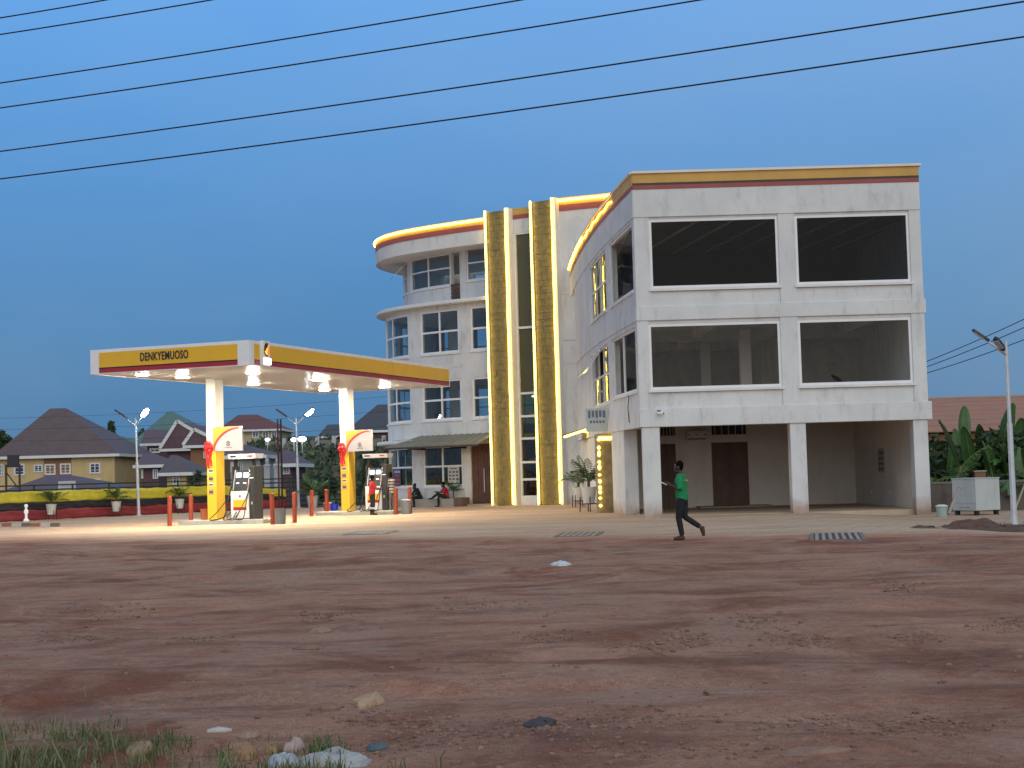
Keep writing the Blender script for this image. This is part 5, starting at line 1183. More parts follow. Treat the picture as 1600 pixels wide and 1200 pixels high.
def hip_house(name, label, Y, xl, xr, ye, yr, rl, rr, yb, depth, wm, rm, wins=(), over=.6, gable=False, fas=WHITE2, group=None):
    e0, e1 = at(xl, ye, Y), at(xr, ye, Y); ze = (e0.z + e1.z) / 2; zb = at((xl + xr) / 2, yb, Y).z
    r0_, r1_ = at(rl, yr, Y + depth / 2), at(rr, yr, Y + depth / 2); zr = (r0_.z + r1_.z) / 2
    gy = Y + depth / 2; base = min(zb, float(base_h((e0.x + e1.x) / 2, gy)) - .5)
    t = root(name, label, 'house', ((e0.x + e1.x) / 2, gy, base), group=group or 'houses beyond the fence', world=True)
    MB().box(e0.x + over, e1.x - over, Y + over, Y + depth - over, base, ze - .02).build('wall', wm, t)
    E = [Vector((e0.x, Y, ze)), Vector((e1.x, Y, ze)), Vector((e1.x, Y + depth, ze)), Vector((e0.x, Y + depth, ze))]
    a, b = Vector((r0_.x, gy, zr)), Vector((r1_.x, gy, zr))
    if gable: a, b = Vector((r0_.x, Y, zr)), Vector((r0_.x, Y + depth, zr))
    mb = MB()
    if gable:
        mb.add([E[0], E[1], E[2], E[3], a, b] , [(0, 4, 5, 3), (1, 2, 5, 4), (0, 3, 2, 1), (2, 3, 5), (0, 1, 4)])
    else: mb.add(E + [a, b], [(0, 1, 5, 4), (1, 2, 5), (2, 3, 4, 5), (3, 0, 4), (3, 2, 1, 0)])
    rf = mb.build('roof', rm, t)
    mb = MB(); hf = .28
    for p_, q_ in ((E[0], E[1]), (E[1], E[2]), (E[2], E[3]), (E[3], E[0])): mb.bar(p_ - Vector((0, 0, hf / 2 + .01)), q_ - Vector((0, 0, hf / 2 + .01)), .1, hf)
    if gable:
        for p_ in (E[0], E[1]): mb.bar(p_ + Vector((0, -.06, .05)), a + Vector((0, -.06, .05)), .1, .32)
    mb.build('fascia', fas, rf)
    if gable: q_ = MB(); q_.add([E[0] + Vector((over, over * .3, 0)), E[1] + Vector((-over, over * .3, 0)), a + Vector((0, over * .3, -.5))], [(0, 1, 2)]); q_.build('gable_wall', wm, t)
    F = Facade([(e0.x + over, Y + over), (e1.x - over, Y + over)], smooth=False)
    house_windows(t, wins, F); return t, F
t, F = hip_house('yellow_house', 'large cream house with a tall steep brown hip roof at the left', 150, -14, 186, 711, 638, 78, 103, 800, 16, CREAM, BRN, [(22, 725, 39, 743), (53, 726, 67, 738), (70, 725, 87, 742), (94, 724, 111, 741), (140, 723, 157, 740), (140, 748, 157, 762), (-8, 726, 6, 744)])
s0, s1, z0, z1 = rect(F, 69, 743, 112, 798); F.box(MB(), s0, s1, z0, F.hit(90, 714)[1] , .0005, .03).build('ochre_panel', OCH, t)
hip_house('front_porch_house', 'low house with a spreading dull purple hip roof before the cream house', 112, -14, 178, 770, 742, 76, 108, 800, 12, CREAM, PUR)
hip_house('green_roof_house', 'distant house with a pale green pyramid roof', 270, 205, 330, 690, 643, 262, 270, 720, 22, GREYWH, GRN)
hip_house('green_roof_house', 'small white house under a green roof left of the maroon gables', 205, 181, 219, 704, 684, 190, 206, 740, 12, GREYWH, GRN, [(192, 708, 199, 716), (204, 708, 211, 716)])
hip_house('maroon_house', 'maroon two-storey house with a long gable edged in white', 160, 250, 345, 700, 662, 299, 299, 770, 14, MARW, PUR, [(262, 694, 278, 704)], gable=True)
hip_house('maroon_house', 'lower maroon wing with purple sheet roof left of the big gable', 166, 219, 285, 692, 671, 228, 284, 770, 10, MARW, PUR, [(234, 700, 250, 708)])
hip_house('gabled_porch', 'ochre porch with a small white-edged gable beside the nearer column', 152, 286, 350, 695, 673, 316, 316, 770, 8, OCH, PUR, [(318, 705, 330, 716)], gable=True)
hip_house('small_hip_house', 'small porch house with a purple hip roof and white posts', 140, 208, 256, 726, 708, 226, 238, 780, 10, MARW, PUR, [(217, 733, 224, 748), (239, 733, 247, 748)])
hip_house('small_hip_house', 'small cream gatehouse with a dark brown hip roof', 128, 247, 300, 738, 711, 267, 276, 790, 10, CREAM, BRN, [(270, 745, 281, 757)])
hip_house('hill_house', 'pale cream house with red hip roof on the hillside above the nearer pump', 225, 338, 441, 671, 648, 372, 402, 696, 14, PALEY, MRN, [(394, 674, 405, 684), (410, 674, 420, 684), (424, 674, 433, 685)])
hip_house('grey_porch_house', 'single-storey house with purple roof and pale walls behind the nearer pump', 122, 346, 416, 711, 695, 360, 384, 790, 12, GREYWH, PUR, [(356, 722, 366, 738), (372, 722, 380, 745)])
hip_house('maroon_hut', 'small maroon hut with one white-framed window', 118, 428, 466, 724, 702, 440, 450, 790, 9, MARW, PUR, [(440, 729, 453, 741)])
hip_house('hill_house', 'dark house with a stepped grey roof left of the farther column', 215, 496, 545, 681, 663, 512, 545, 700, 12, MARW, DRK)
hip_house('hill_house', 'large dark roofed house seen behind the curved wing of the building', 190, 540, 640, 672, 632, 590, 604, 720, 18, MARW, DRK, [(560, 680, 568, 688)])
# long low wall with lights on the hillside, gate pillars, sign and hoarding, masts
e0, e1 = at(418, 692, 190), at(600, 690, 190)
t = root('hillside_wall', 'pale boundary wall with pillars along the hillside', 'wall', (e0.x, e0.y, float(base_h(e0.x, 190))), world=True)
MB().bar((e0.x, 190, e0.z - .6), (e1.x, 190, e0.z - .6), .25, 1.5).build('wall', mat('hill_wall', (.20, .19, .17), .9), t)
for k in range(8):
    x = lerp(e0.x, e1.x, k / 7.); MB().box(x - .25, x + .25, 189.7, 190.3, e0.z - 1.4, e0.z + .5).build('pillar', GREYWH, t)
for px, py, Y, lab, sz in ((418, 687, 187, 'lit lamp on the hillside below the red-roofed house', .22), (472, 686, 187, 'lit globe lamp beside the second street lamp on the hillside', .38), (459, 687, 187, 'small lit lamp just left of the globe lamp on the hillside', .26)):
    p_ = at(px, py, Y - 3); b_ = float(base_h(p_.x, p_.y)); t = root('hill_lamp', lab, 'lamp', (p_.x, p_.y, b_), world=True)
    MB().tube([(p_.x, p_.y, b_ - .2), (p_.x, p_.y, p_.z)], .06, 6).build('pole', GALV, t); MB().ell(p_, sz * 1.3, sz, sz * .8, 10, 8).build('globe', emit('globe_glow', (.92, .96, 1), 14), t)
for k, px in enumerate((418, 434)):
    b_ = at(px, 757, 115); tp = at(px, 729, 115); t = root('gate_pillar', ('round-capped white gate pillar, the left one of the pair', 'round-capped white gate pillar, the right one of the pair')[k], 'pillar', (b_.x, b_.y, float(base_h(b_.x, b_.y))), group='pair of gate pillars', world=True)
    MB().box(b_.x - .22, b_.x + .22, b_.y - .22, b_.y + .22, float(base_h(b_.x, b_.y)) - .2, tp.z).build('shaft', GREYWH, t); MB().lathe([(.3, 0), (.3, .1), (.12, .2), (.16, .35), (.16, .5), (.05, .62)], (b_.x, b_.y, tp.z)).build('cap', GREYWH, t)
p_ = at(104, 771, 100); t = root('notice_board', 'pale notice board on posts before the purple roof', 'sign', (p_.x, 100, float(base_h(p_.x, 100))), world=True)
a, b = at(91, 752, 100), at(118, 770, 100); MB().box(a.x, b.x, 100, 100.06, b.z, a.z).build('board', mat('pale_board', (.52, .52, .54), .6, .05), t)
for k in range(4): MB().box(lerp(a.x, b.x, .15), lerp(a.x, b.x, .85 - .1 * (k % 2)), 99.985, 99.999, lerp(b.z, a.z, .2 + .18 * k), lerp(b.z, a.z, .25 + .18 * k)).build('print', mat('grey_print', (.30, .28, .30), .7), t)
for x in (a.x + .1, b.x - .1): MB().box(x - .04, x + .04, 100.06, 100.14, float(base_h(x, 100)) - .2, a.z).build('post', BLK, t)
t = root('hoarding_frame', 'dark steel hoarding frame at the left edge before the cream house', 'hoarding', (at(22, 740, 104).x, 104, float(base_h(-34, 104))), world=True)
a, b = at(11, 711, 104), at(29, 730, 104); MB().box(a.x, b.x, 104, 104.2, b.z, a.z).build('panel', mat('dark_panel', (.035, .035, .045), .6), t)
for px in (9, 30):
    c = at(px, 745, 104); MB().box(c.x - .06, c.x + .06, 104.02, 104.14, -5, b.z + .2).build('post', DARKB, t)
c0_, c1_ = at(9, 738, 104), at(30, 730, 104); MB().bar(c0_ + Vector((0, .1, 0)), at(27, 762, 104) + Vector((0, .1, 0)), .08).build('brace', DARKB, t)
for k, px in enumerate((433, 438)):
    tp, bt = at(px, 655, 84 + k * .3), at(px + 3.4, 796, 84 + k * .3); t = root('steel_mast', ('thin dark red steel mast, left one of two behind the bin', 'thin black steel mast, right one of two behind the bin')[k], 'mast', (bt.x, bt.y, 0), world=True)
    MB().tube([(bt.x, bt.y, -.1), (bt.x, bt.y, tp.z)], .05, 8).build('mast', (mat('red_mast', (.09, .02, .025), .6), BLK)[k], t); MB().lathe([(.18, 0), (.18, .04), (.09, .06)], (bt.x, bt.y, 0), 10).build('base', BLK, t)

# ================================================================== TREES AND UNDERGROWTH
def leaf_cloud(blobs, n, size, seed):
    rg = np.random.default_rng(seed); V = []; Fc = []
    wts = np.array([b[3] * b[4] * b[5] for b in blobs]); wts = wts / wts.sum(); idx = rg.choice(len(blobs), n, p=wts)
    B = np.array(blobs)[idx]; d = rg.normal(size=(n, 3)); d /= np.linalg.norm(d, axis=1)[:, None]
    r_ = np.where(rg.random(n) < .8, rg.uniform(.55, 1.05, n), rg.uniform(.1, .6, n)); P_ = B[:, :3] + d * r_[:, None] * B[:, 3:]
    s_ = (size * rg.uniform(.6, 1.4, n))[:, None]; a = rg.normal(size=(n, 3)); a[:, 2] *= .6; a /= np.linalg.norm(a, axis=1)[:, None]
    b = np.cross(a, rg.normal(size=(n, 3))); b /= np.linalg.norm(b, axis=1)[:, None]
    V = np.stack([P_ - a * s_, P_ + b * s_ * .35, P_ + a * s_, P_ - b * s_ * .35], 1).reshape(-1, 3).tolist(); Fc = np.arange(4 * n).reshape(-1, 4).tolist()
    return V, Fc
LEAFA = mat('tree_foliage', (.036, .068, .026), .6, .45, 1.2); LEAFB = mat('tree_foliage_grey', (.05, .075, .06), .6, .45, .8); LEAFC = mat('undergrowth_leaf', (.045, .075, .035), .6, .5, .5)
def tree(label, px, y_top, y_bot, Y, wpx, seed, n=2600, m=LEAFA, cat='tree', name='tree'):
    b_ = at(px, y_bot, Y); tp = at(px, y_top, Y); base = float(base_h(b_.x, Y)); H_ = tp.z - base; W_ = wpx * Y / FPX
    t = root(name, label, cat, (b_.x, Y, base)); rg = random.Random(seed); blobs = []
    lo = at(px, y_bot, Y).z - base
    for k in range(11):
        a = rg.uniform(0, 6.28); r_ = rg.uniform(0, .34) * W_; z = lerp(max(lo, H_ * .3), H_ * .92, rg.random()); s_ = W_ * rg.uniform(.15, .26)
        blobs.append((r_ * math.cos(a), r_ * math.sin(a), z, s_, s_, s_ * .8))
    blobs.append((0, 0, H_ * .94, W_ * .16, W_ * .16, H_ * .06))
    V, Fc = leaf_cloud(blobs, n, .16 * max(1, Y / 110), seed); mb = MB(); mb.add(V, Fc); mb.build('crown', m, t)
    mb = MB(); mb.tube([(0, 0, -.4), (.05 * H_ * .2, 0, H_ * .4), (0, .03, H_ * .75)], [H_ * .035, H_ * .025, H_ * .012], 8)
    for bl_ in blobs[:6]: mb.tube([(0, 0, H_ * .45), (bl_[0] * .5, bl_[1] * .5, lerp(H_ * .45, bl_[2], .6)), bl_[:3]], [H_ * .015, H_ * .01, H_ * .004], 5)
    mb.build('trunk', mat('bark', (.07, .055, .04), .9, .3, 3), t)
tree('tall dark tree behind the bright street lamp', 174, 657, 700, 210, 26, 3); tree('low rounded tree right of the cream house roof', 150, 678, 712, 215, 34, 4, m=LEAFB)
tree('dark tree at the left edge of the photo', 2, 672, 700, 240, 40, 5); tree('bushy tree between the tall tree and the green roofs', 195, 684, 712, 225, 40, 6, m=LEAFB)
tree('dark bush in front of the gatehouse', 310, 735, 778, 100, 34, 8, 1800, LEAFC, 'bush', 'bush')
tree('green bush on the bank left of the farther column', 515, 742, 780, 102, 40, 9, 2000, LEAFC, 'bush', 'bush'); tree('dark shrub on the bank behind the farther pump', 580, 700, 790, 104, 60, 10, 3000, LEAFC, 'bush', 'bush')
tree('slim tree far behind the low rounded tree', 120, 678, 705, 260, 40, 12, 1500, LEAFB); tree('distant tree between the green roofs', 222, 668, 700, 290, 30, 13, 1200, LEAFB)
def undergrowth():
    rg = np.random.default_rng(5); N = 4200; Y = np.where(rg.random(N) < .75, rg.uniform(93, 205, N), rg.uniform(92, 110, N))
    x = np.where(Y > 105, rg.uniform(-.20, -.03, N), rg.uniform(-.17, -.04, N)) * Y; ok = Y > fence_y(x) + 2; x, Y = np.repeat(x[ok], 3), np.repeat(Y[ok], 3); n = len(x)
    hh = rg.uniform(.2, 1.3, n) * rg.random(n); P_ = np.stack([x, Y, base_h(x, Y) + hh], 1); s_ = rg.uniform(.25, .55, n)[:, None]
    d = rg.normal(size=(n, 3)); d[:, 2] = abs(d[:, 2]) + .3; d /= np.linalg.norm(d, axis=1)[:, None]; b = np.cross(d, rg.normal(size=(n, 3))); b /= np.linalg.norm(b, axis=1)[:, None]
    V = np.stack([P_ - d * s_, P_ + b * s_ * .4, P_ + d * s_, P_ - b * s_ * .4], 1).reshape(-1, 3).tolist(); Fc = np.arange(4 * n).reshape(-1, 4).tolist()
    mb = MB(); mb.add(V, Fc); o = mb.build('undergrowth', LEAFC); tag(o, 'dense dark undergrowth on the bank behind the fence', 'undergrowth', kind='stuff')
undergrowth()

# ================================================================== RIGHT EDGE: WALL, BANANAS, CABINET, WAREHOUSE ROOF
PW = Facade([(14.15, 53.9), (17.5, 53.6), (26, 52.8)], smooth=False)
t = root('boundary_wall', 'low dark cement wall below the banana plants', 'wall', (14.15, 53.9, -.2), world=True)
PW.box(MB(), 0, PW.len, -.5, .82, -.2, 0).build('wall', mat('dark_cement', (.12, .105, .09), .9, .2, 1.2, .3, 10, stain=(.04, .04, .035), stain_amt=.8), t); PW.box(MB(), -.02, PW.len, .82, .90, -.24, .04).build('coping', mat('cement_coping', (.17, .15, .13), .9), t)
q = at(1462, 750, 53.2); pp = at(1462, 739, 53.2)
a, b = at(1521, 747, 54.6), at(1533, 737, 54.6)
t = root('brick_stub', 'brown block pillar stub standing above the wall behind the white cabinet', 'pillar', (a.x, 54.6, -.2), world=True); MB().box(a.x, b.x + .1, 54.4, 54.8, -.4, b.z).build('pillar', mat('brown_block', (.22, .12, .07), .9), t); MB().box(a.x - .03, b.x + .13, 54.37, 54.83, b.z, b.z + .05).build('cap', CONC, t)
q = at(1526, 801, 49.5); t = root('white_cabinet', 'white sheet metal cabinet raised off the ground beside the corner block', 'cabinet', (q.x, 49.5, q.z), R(28))
CAB = mat('white_cabinet_paint', (.50, .53, .53), .4, .06, 1.5, stain=(.3, .28, .24), stain_amt=.3)
bx('body', CAB, t, -0.0, 1.05, 0.0, 1.05, 0.06, 1.08, bevel=.012); bx('lid', CAB, t, -.02, 1.07, -.02, 1.07, 1.08, 1.11, bevel=.01)
bx('door', CAB, t, -.012, -.002, .08, .97, .30, 1.02, bevel=.004); bx('vent', mat('vent_grey', (.3, .3, .3), .6), t, -.010, -.002, .3, .75, .16, .18)
for x, y in ((.1, .1), (.95, .1), (.1, .95), (.95, .95)): bx('foot', BLK, t, x - .06, x + .06, y - .06, y + .06, -.12, .06)
a, b = at(1482, 803, 49.3), at(1499, 764, 49.6); t = root('leaning_pipe', 'grey pipe leaning against the white cabinet', 'pipe', tuple(a), world=True); MB().tube([a, b], .055, 10).build('tube', mat('grey_pipe', (.33, .31, .28), .7), t); MB().tube([b, b + (b - a).normalized() * .05], .062, 10).build('collar', mat('grey_pipe_collar', (.26, .25, .23), .7), t)
a, b = at(1589, 789, 46), at(1600, 760, 46.4); t = root('leaning_stick', 'pale stick leaning beside the unlit street lamp', 'stick', tuple(a), world=True); MB().tube([a - (b - a) * .5, lerp(a, b, .5), b + (b - a)], [.03, .027, .02], 8).build('stick', mat('pale_wood', (.36, .30, .24), .8), t)
# warehouse
e0, e1 = at(1444, 676, 76), at(1720, 676, 76); rz_ = at(1500, 623, 92).z
t = root('warehouse', 'long shed with a broad orange-brown sheet roof behind the banana plants', 'shed', ((e0.x + e1.x) / 2, 84, -.2), world=True)
MB().box(e0.x - 5, e1.x + 6, 76.6, 106, -.6, e0.z - .1).build('wall', OCH, t)
mb = MB(); npn = 22
for k in range(npn):
    x0, x1 = lerp(e0.x - 6, e1.x + 8, k / npn), lerp(e0.x - 6, e1.x + 8, (k + 1) / npn)
    mb.hexa([(x0, 76, e0.z), (x1, 76, e0.z), (x1, 92, rz_), (x0, 92, rz_)], [(x0, 76, e0.z + .05), (x1, 76, e0.z + .05), (x1, 92, rz_ + .05), (x0, 92, rz_ + .05)])
mb.hexa([(e0.x - 6, 92, rz_), (e1.x + 8, 92, rz_), (e1.x + 8, 108, e0.z), (e0.x - 6, 108, e0.z)], [(e0.x - 6, 92, rz_ + .05), (e1.x + 8, 92, rz_ + .05), (e1.x + 8, 108, e0.z + .05), (e0.x - 6, 108, e0.z + .05)])
rf = mb.build('roof', ORG, t)
for k in range(1, 7): MB().box(e0.x - 6, e1.x + 8, lerp(76, 92, k / 7) - .06, lerp(76, 92, k / 7) + .06, lerp(e0.z, rz_, k / 7) + .03, lerp(e0.z, rz_, k / 7) + .062).build('sheet_lap', ORG, rf)
MB().box(e0.x - 6, e1.x + 8, 91.8, 92.2, rz_ + .03, rz_ + .12).build('ridge_cap', mat('ridge_pale', (.4, .3, .25), .6), rf)
# bananas
BAN = [mat('banana_leaf', (.045, .115, .030), .42, .25, 2.2), mat('banana_leaf_dark', (.030, .078, .026), .45, .3, 2.2), mat('banana_leaf_pale', (.075, .155, .045), .4, .25, 2.2)]
MIDRIB = mat('banana_midrib', (.16, .20, .06), .5, .2, 4)
def banana_leaf(nm, ln, wd, bend, m, tear, seed):
    rg = random.Random(seed); n_ = 18; mb = MB(); c = []
    for i in range(n_ + 1):
        t_ = i / n_; a = bend * t_ * t_; c.append((ln * (t_ - .25 * bend * t_ ** 3), ln * -.5 * a))
    prev = None
    for i in range(n_):
        if tear and rg.random() < tear: gap = rg.uniform(.25, .7)
        else: gap = 0.0
        for sgn_ in (-1, 1):
            dp = rg.uniform(0, .34) * wd * (1 if tear > .2 else .25)
            def P_(t_, v_): 
                k = min(int(t_ * n_), n_ - 1); f_ = t_ * n_ - k; x = lerp(c[k][0], c[k + 1][0], f_); z = lerp(c[k][1], c[k + 1][1], f_)
                w_ = wd * .5 * math.sin(math.pi * min(1, .06 + .93 * t_)) ** .55; return (x + v_ * .12 * w_, sgn_ * v_ * w_, z + .14 * w_ * v_ - (.16 * wd + dp) * v_ * v_ * (1 if tear > .2 else .5))
            t0_, t1_ = i / n_, (i + 1) / n_ - (gap / n_)
            for v0_, v1_ in ((0.0, .55), (.55, 1.0)):
                mb.add([P_(t0_, v0_), P_(t1_ if v0_ else (i + 1) / n_, v0_), P_(t1_, v1_), P_(t0_, v1_)], [(0, 1, 2, 3)])
    mb.cur = 1; mb.tube([(x, 0, z + .004) for x, z in c], [lerp(.03, .006, i / n_) for i in range(n_ + 1)], 5); mb.tube([(-.35, 0, .0), (0, 0, -.01)], [.035, .03], 5)
    return mb.mesh(nm, [m, MIDRIB], smooth=True)
BLM = [banana_leaf('banana_leaf', 2.05, .66, b, BAN[k % 3], tr, k) for k, (b, tr) in enumerate(((.2, .1), (.6, .6), (1.1, .7), (.9, .35), (1.7, .75), (.45, .3)))]
spots = [(1482, 700, 55.6), (1505, 640, 56.4), (1535, 668, 57.2), (1563, 655, 55.9), (1590, 668, 57.0), (1484, 690, 57.6), (1550, 700, 54.9), (1620, 660, 56.2), (1474, 715, 57.0), (1598, 715, 55.0), (1520, 712, 55.3), (1575, 722, 54.8)]
spots += [(1497, 668, 54.6), (1512, 690, 57.8), (1545, 690, 55.4), (1578, 690, 55.2), (1608, 690, 54.7)]
labs = ['banana plant close to the corner block', 'banana plant with the tallest upright leaf', 'banana plant just right of the tallest one', 'banana plant with broad leaves left of the unlit lamp', 'banana plant right behind the unlit lamp post', 'banana plant with hanging leaves left of the tallest one', 'low banana plant above the white cabinet', 'banana plant at the far right edge', 'small banana plant touching the corner block', 'low banana plant right of the lamp post', 'small banana plant behind the brown block stub', 'low banana plant left of the lamp post', 'banana plant leaning over the wall left of the white cabinet', 'shaded banana plant behind the left side of the cabinet', 'banana plant directly above the right side of the cabinet', 'banana plant touching the lamp post on its left', 'banana plant right of the lamp post, close to the frame edge']
for k, (px, py, Y) in enumerate(spots):
    tp = at(px, py, Y); H_ = max(1.0, tp.z - 1.35 + .2); t = root('banana_plant', labs[k] + ' above the cement wall', 'banana plant', (tp.x, Y, -.2), random.uniform(0, 6), 'banana plants behind the wall')
    MB().tube([(0, 0, 0), (.03, 0, H_ * .6), (0, .02, H_)], [.13, .10, .06], 8).build('stem', mat('banana_stem', (.14, .13, .06), .7, .3, 3), t)
    nl = 15
    for j in range(nl):
        o = bpy.data.objects.new('leaf', BLM[(0 if j < 1 else 1 + (j * 2 + k) % 5)]); COL.objects.link(o); o.parent = t; o.location = (0, 0, H_ - .05 - .07 * j)
        el = random.uniform(-86, -72) if j < 1 else (random.uniform(-66, -30) if j % 3 == 1 else random.uniform(-38, 18)); o.rotation_euler = (R(random.uniform(-25, 25)), R(el), 2.4 * j + k); s_ = (random.uniform(.6, 1.05) if (tp.x > 17.4 or j == 0) else random.uniform(.45, .7)) * (1.0 if j else 1.05); o.scale = (s_, s_ * random.uniform(.75, 1.05), s_)
def backshrub():
    rg = np.random.default_rng(8); blobs = [(rg.uniform(15.2, 28), rg.uniform(55.6, 59), rg.uniform(.2, 2.5), 1.1, .9, .8) for _ in range(60)]
    V, Fc = leaf_cloud(blobs, 20000, .22, 8); mb = MB(); mb.add(V, Fc); tag(mb.build('thicket', LEAFA), 'dark green thicket filling the space under the banana leaves', 'thicket', kind='stuff')
backshrub()

# rubble mound
def mound():
    c = gnd(1545, 832, -.17); rg = np.random.default_rng(4); nx, ny = 70, 34; V = []
    for j in range(ny):
        for i in range(nx):
            x = lerp(-3.0, 4.2, i / (nx - 1)); y = lerp(-1.5, 2.0, j / (ny - 1)); r_ = max(0, 1 - (y / 1.5) ** 2) * float(sstep(-3.0, -.4, x)); 
            h = r_ * (.16 + .16 * float(sstep(-1, 2.5, x)) + .28 * float(fbm(x * 1.6, y * 1.6, 71, 4))) - .05; V.append((c.x + x, c.y + y, float(base_h(c.x + x, c.y + y)) + h))
    mb = MB(); mb.add(V, [(j * nx + i, j * nx + i + 1, (j + 1) * nx + i + 1, (j + 1) * nx + i) for j in range(ny - 1) for i in range(nx - 1)]); o = mb.build('rubble_mound', mat('dark_rubble_soil', (.13, .07, .05), .95, .4, 4, .8, 14), smooth=True); tag(o, 'low mound of dark soil and rubble at the foot of the unlit lamp', 'rubble', kind='stuff')
    for k in range(14):
        x, y = rg.uniform(-1.5, 3.4), rg.uniform(-.8, .8); s_ = rg.uniform(.06, .16); t = stone('rubble_block', (c.x + x, c.y + y, gz(c.x + x, c.y + y) + .12 + .1 * rg.random()), s_, k, mat('pale_rubble', (.34, .29, .25), .9, .2, 4) if k % 2 else mat('dark_rubble', (.16, .10, .08), .9, .2, 4)); tag(t, 'loose rubble block lying on the soil mound by the unlit lamp', 'block', 'rubble blocks on the mound')
def stone(name, loc, s_, seed, m, flat=.6):
    rg = random.Random(seed); b = bmesh.new(); bmesh.ops.create_icosphere(b, subdivisions=1, radius=1)
    for v in b.verts: v.co *= rg.uniform(.72, 1.12)
    me = bpy.data.meshes.new(name); b.to_mesh(me); b.free(); me.materials.append(m); o = bpy.data.objects.new(name, me); COL.objects.link(o); o.location = loc; o.scale = (s_ * rg.uniform(.9, 1.5), s_ * rg.uniform(.7, 1.1), s_ * flat); o.rotation_euler = (rg.uniform(-.2, .2), rg.uniform(-.2, .2), rg.uniform(0, 6)); return o
mound()

# ================================================================== DRAIN GRATES
GRM = mat('grate_steel', (.34, .30, .27), .6, .2, 4)
def grate(label, c, ln, wd, rz, nb):
    t = root('drain_grate', label, 'drain grate', tuple(c), rz, 'drain grates in the paving edge'); bx('pit', BLK, t, -ln / 2, ln / 2, -wd / 2, wd / 2, -.02, .004)
    mb = MB(); mb.box(-ln / 2 - .08, ln / 2 + .08, -wd / 2 - .08, -wd / 2, -.05, .012); mb.box(-ln / 2 - .08, ln / 2 + .08, wd / 2, wd / 2 + .08, -.05, .012); mb.box(-ln / 2 - .08, -ln / 2, -wd / 2, wd / 2, -.05, .012); mb.box(ln / 2, ln / 2 + .08, -wd / 2, wd / 2, -.05, .012); mb.build('rim', mat('grate_rim', (.20, .16, .13), .8), t)
    for k in range(nb): x = lerp(-ln / 2, ln / 2, (k + .5) / nb); bx('bar', GRM, t, x - ln / nb * .25, x + ln / nb * .25, -wd / 2, wd / 2, .005, .010)
c = (gnd(1268, 848) + gnd(1342, 848) + gnd(1340, 836) + gnd(1283, 836)) / 4; grate('drain grate with wide bars at the paving edge right of the walking person', (c.x, c.y, gz(c.x, c.y) + .03), 1.0, 3.9, R(-11), 7)
c = gnd(905, 836); grate('drain grate in the paving before the side entrance', (c.x, c.y, .015), 0.95, 2.3, R(-7), 6)
c = gnd(580, 833.5); grate('drain grate in the paving before the farther pump', (c.x, c.y, .015), 1.1, 2.0, R(-5), 6)
p_ = gnd(1445, 833, -.15); t = root('drain_cover', 'dark flat drain cover strip near the rubble mound', 'drain cover', (p_.x, p_.y, gz(p_.x, p_.y) + .03), R(-4)); bx('plate', BLK, t, -.22, .22, -.14, .14, -.02, .012); bx('rim', GRM, t, -.25, .25, .14, .18, -.02, .016)

# fittings on the building
p_ = at(1089, 680, GB - .3); t = root('air_conditioner', 'white split air conditioner high on the back wall under the corner block', 'air conditioner', (p_.x, GB - .02, p_.z), R(0))
bx('casing', WHITE2, t, -.42, .42, -.24, .0, -.2, .2, bevel=.03); bx('outlet', BLK, t, -.36, .36, -.245, -.2, -.17, -.13)
for x in (-.32, .02, .36): MB().tube([(x - .02, -.243, .02), (x - .02, -.25, .02)], .035, 8).build('vent_mark', mat('brown_mark', (.2, .13, .08), .7), t)
def cctv(label, loc, rz):
    t = root('security_camera', label, 'security camera', tuple(loc), rz, 'security cameras'); bx('mount', WHITE2, t, -.06, .06, -.0, .05, -.06, .06); MB().tube([(0, 0, 0), (0, -.12, -.02)], .02, 8).build('bracket', WHITE2, t); MB().tube([(-.06, -.1, -.03), (.14, -.2, -.06)], .05, 10).build('body', WHITE2, t); MB().tube([(.14, -.2, -.06), (.15, -.205, -.062)], .035, 10).build('lens', BLK, t)
p_ = FR.pos(FR.hit(1029, 644)[0], .07, FR.hit(1029, 644)[1]); cctv('small white camera on the beam of the corner block', p_, 0)
s_, z = GF.hit(612, 690); p_ = GF.pos(s_, .02, z); cctv('white camera under the ledge at the rounded end of the wing', p_, -.6)
a, b = at(1407, 700, 57.5), at(1420, 737, 57.5)
t = root('wall_notice', 'pale printed notice with dark rows on the end wall of the open room', 'notice', (13.70, 57.5, 0)); bx('sheet', mat('notice_paper', (.42, .41, .40), .7), t, .0, .012, -.45, .45, b.z, a.z)
for k in range(4): 
    for j in range(3): bx('print', mat('notice_print', (.10, .09, .09), .7), t, -.004, -.001, -.36 + .26 * j, -.2 + .26 * j, lerp(b.z, a.z, .1 + .22 * k), lerp(b.z, a.z, .2 + .22 * k))
s0, s1, z0, z1 = rect(GF, 699, 730, 717, 755); t = root('window_poster', 'pale calendar poster with rows of dark pictures behind the ground-floor window', 'poster', tuple(GF.pos(s0, 0, z0)), world=True)
GF.box(MB(), s0, s1, z0, z1, -.05, -.044).build('sheet', mat('poster_paper', (.55, .53, .46), .6), t)
for k in range(3):
    for j in range(3): GF.box(MB(), lerp(s0, s1, .1 + .3 * j), lerp(s0, s1, .3 + .3 * j), lerp(z0, z1, .2 + .22 * k), lerp(z0, z1, .32 + .22 * k), -.043, -.040).build('picture', mat('poster_print', (.14, .13, .12), .7), t)
GF.box(MB(), lerp(s0, s1, .2), lerp(s0, s1, .8), lerp(z0, z1, .88), lerp(z0, z1, .94), -.043, -.040).build('heading', mat('poster_print', (.14, .13, .12), .7), t)
s0, s1, z0, z1 = rect(GF, 613, 733, 625, 760); t = root('window_poster', 'navy and red price poster on the corner window behind the customer', 'poster', tuple(GF.pos(s0, 0, z0)), world=True)
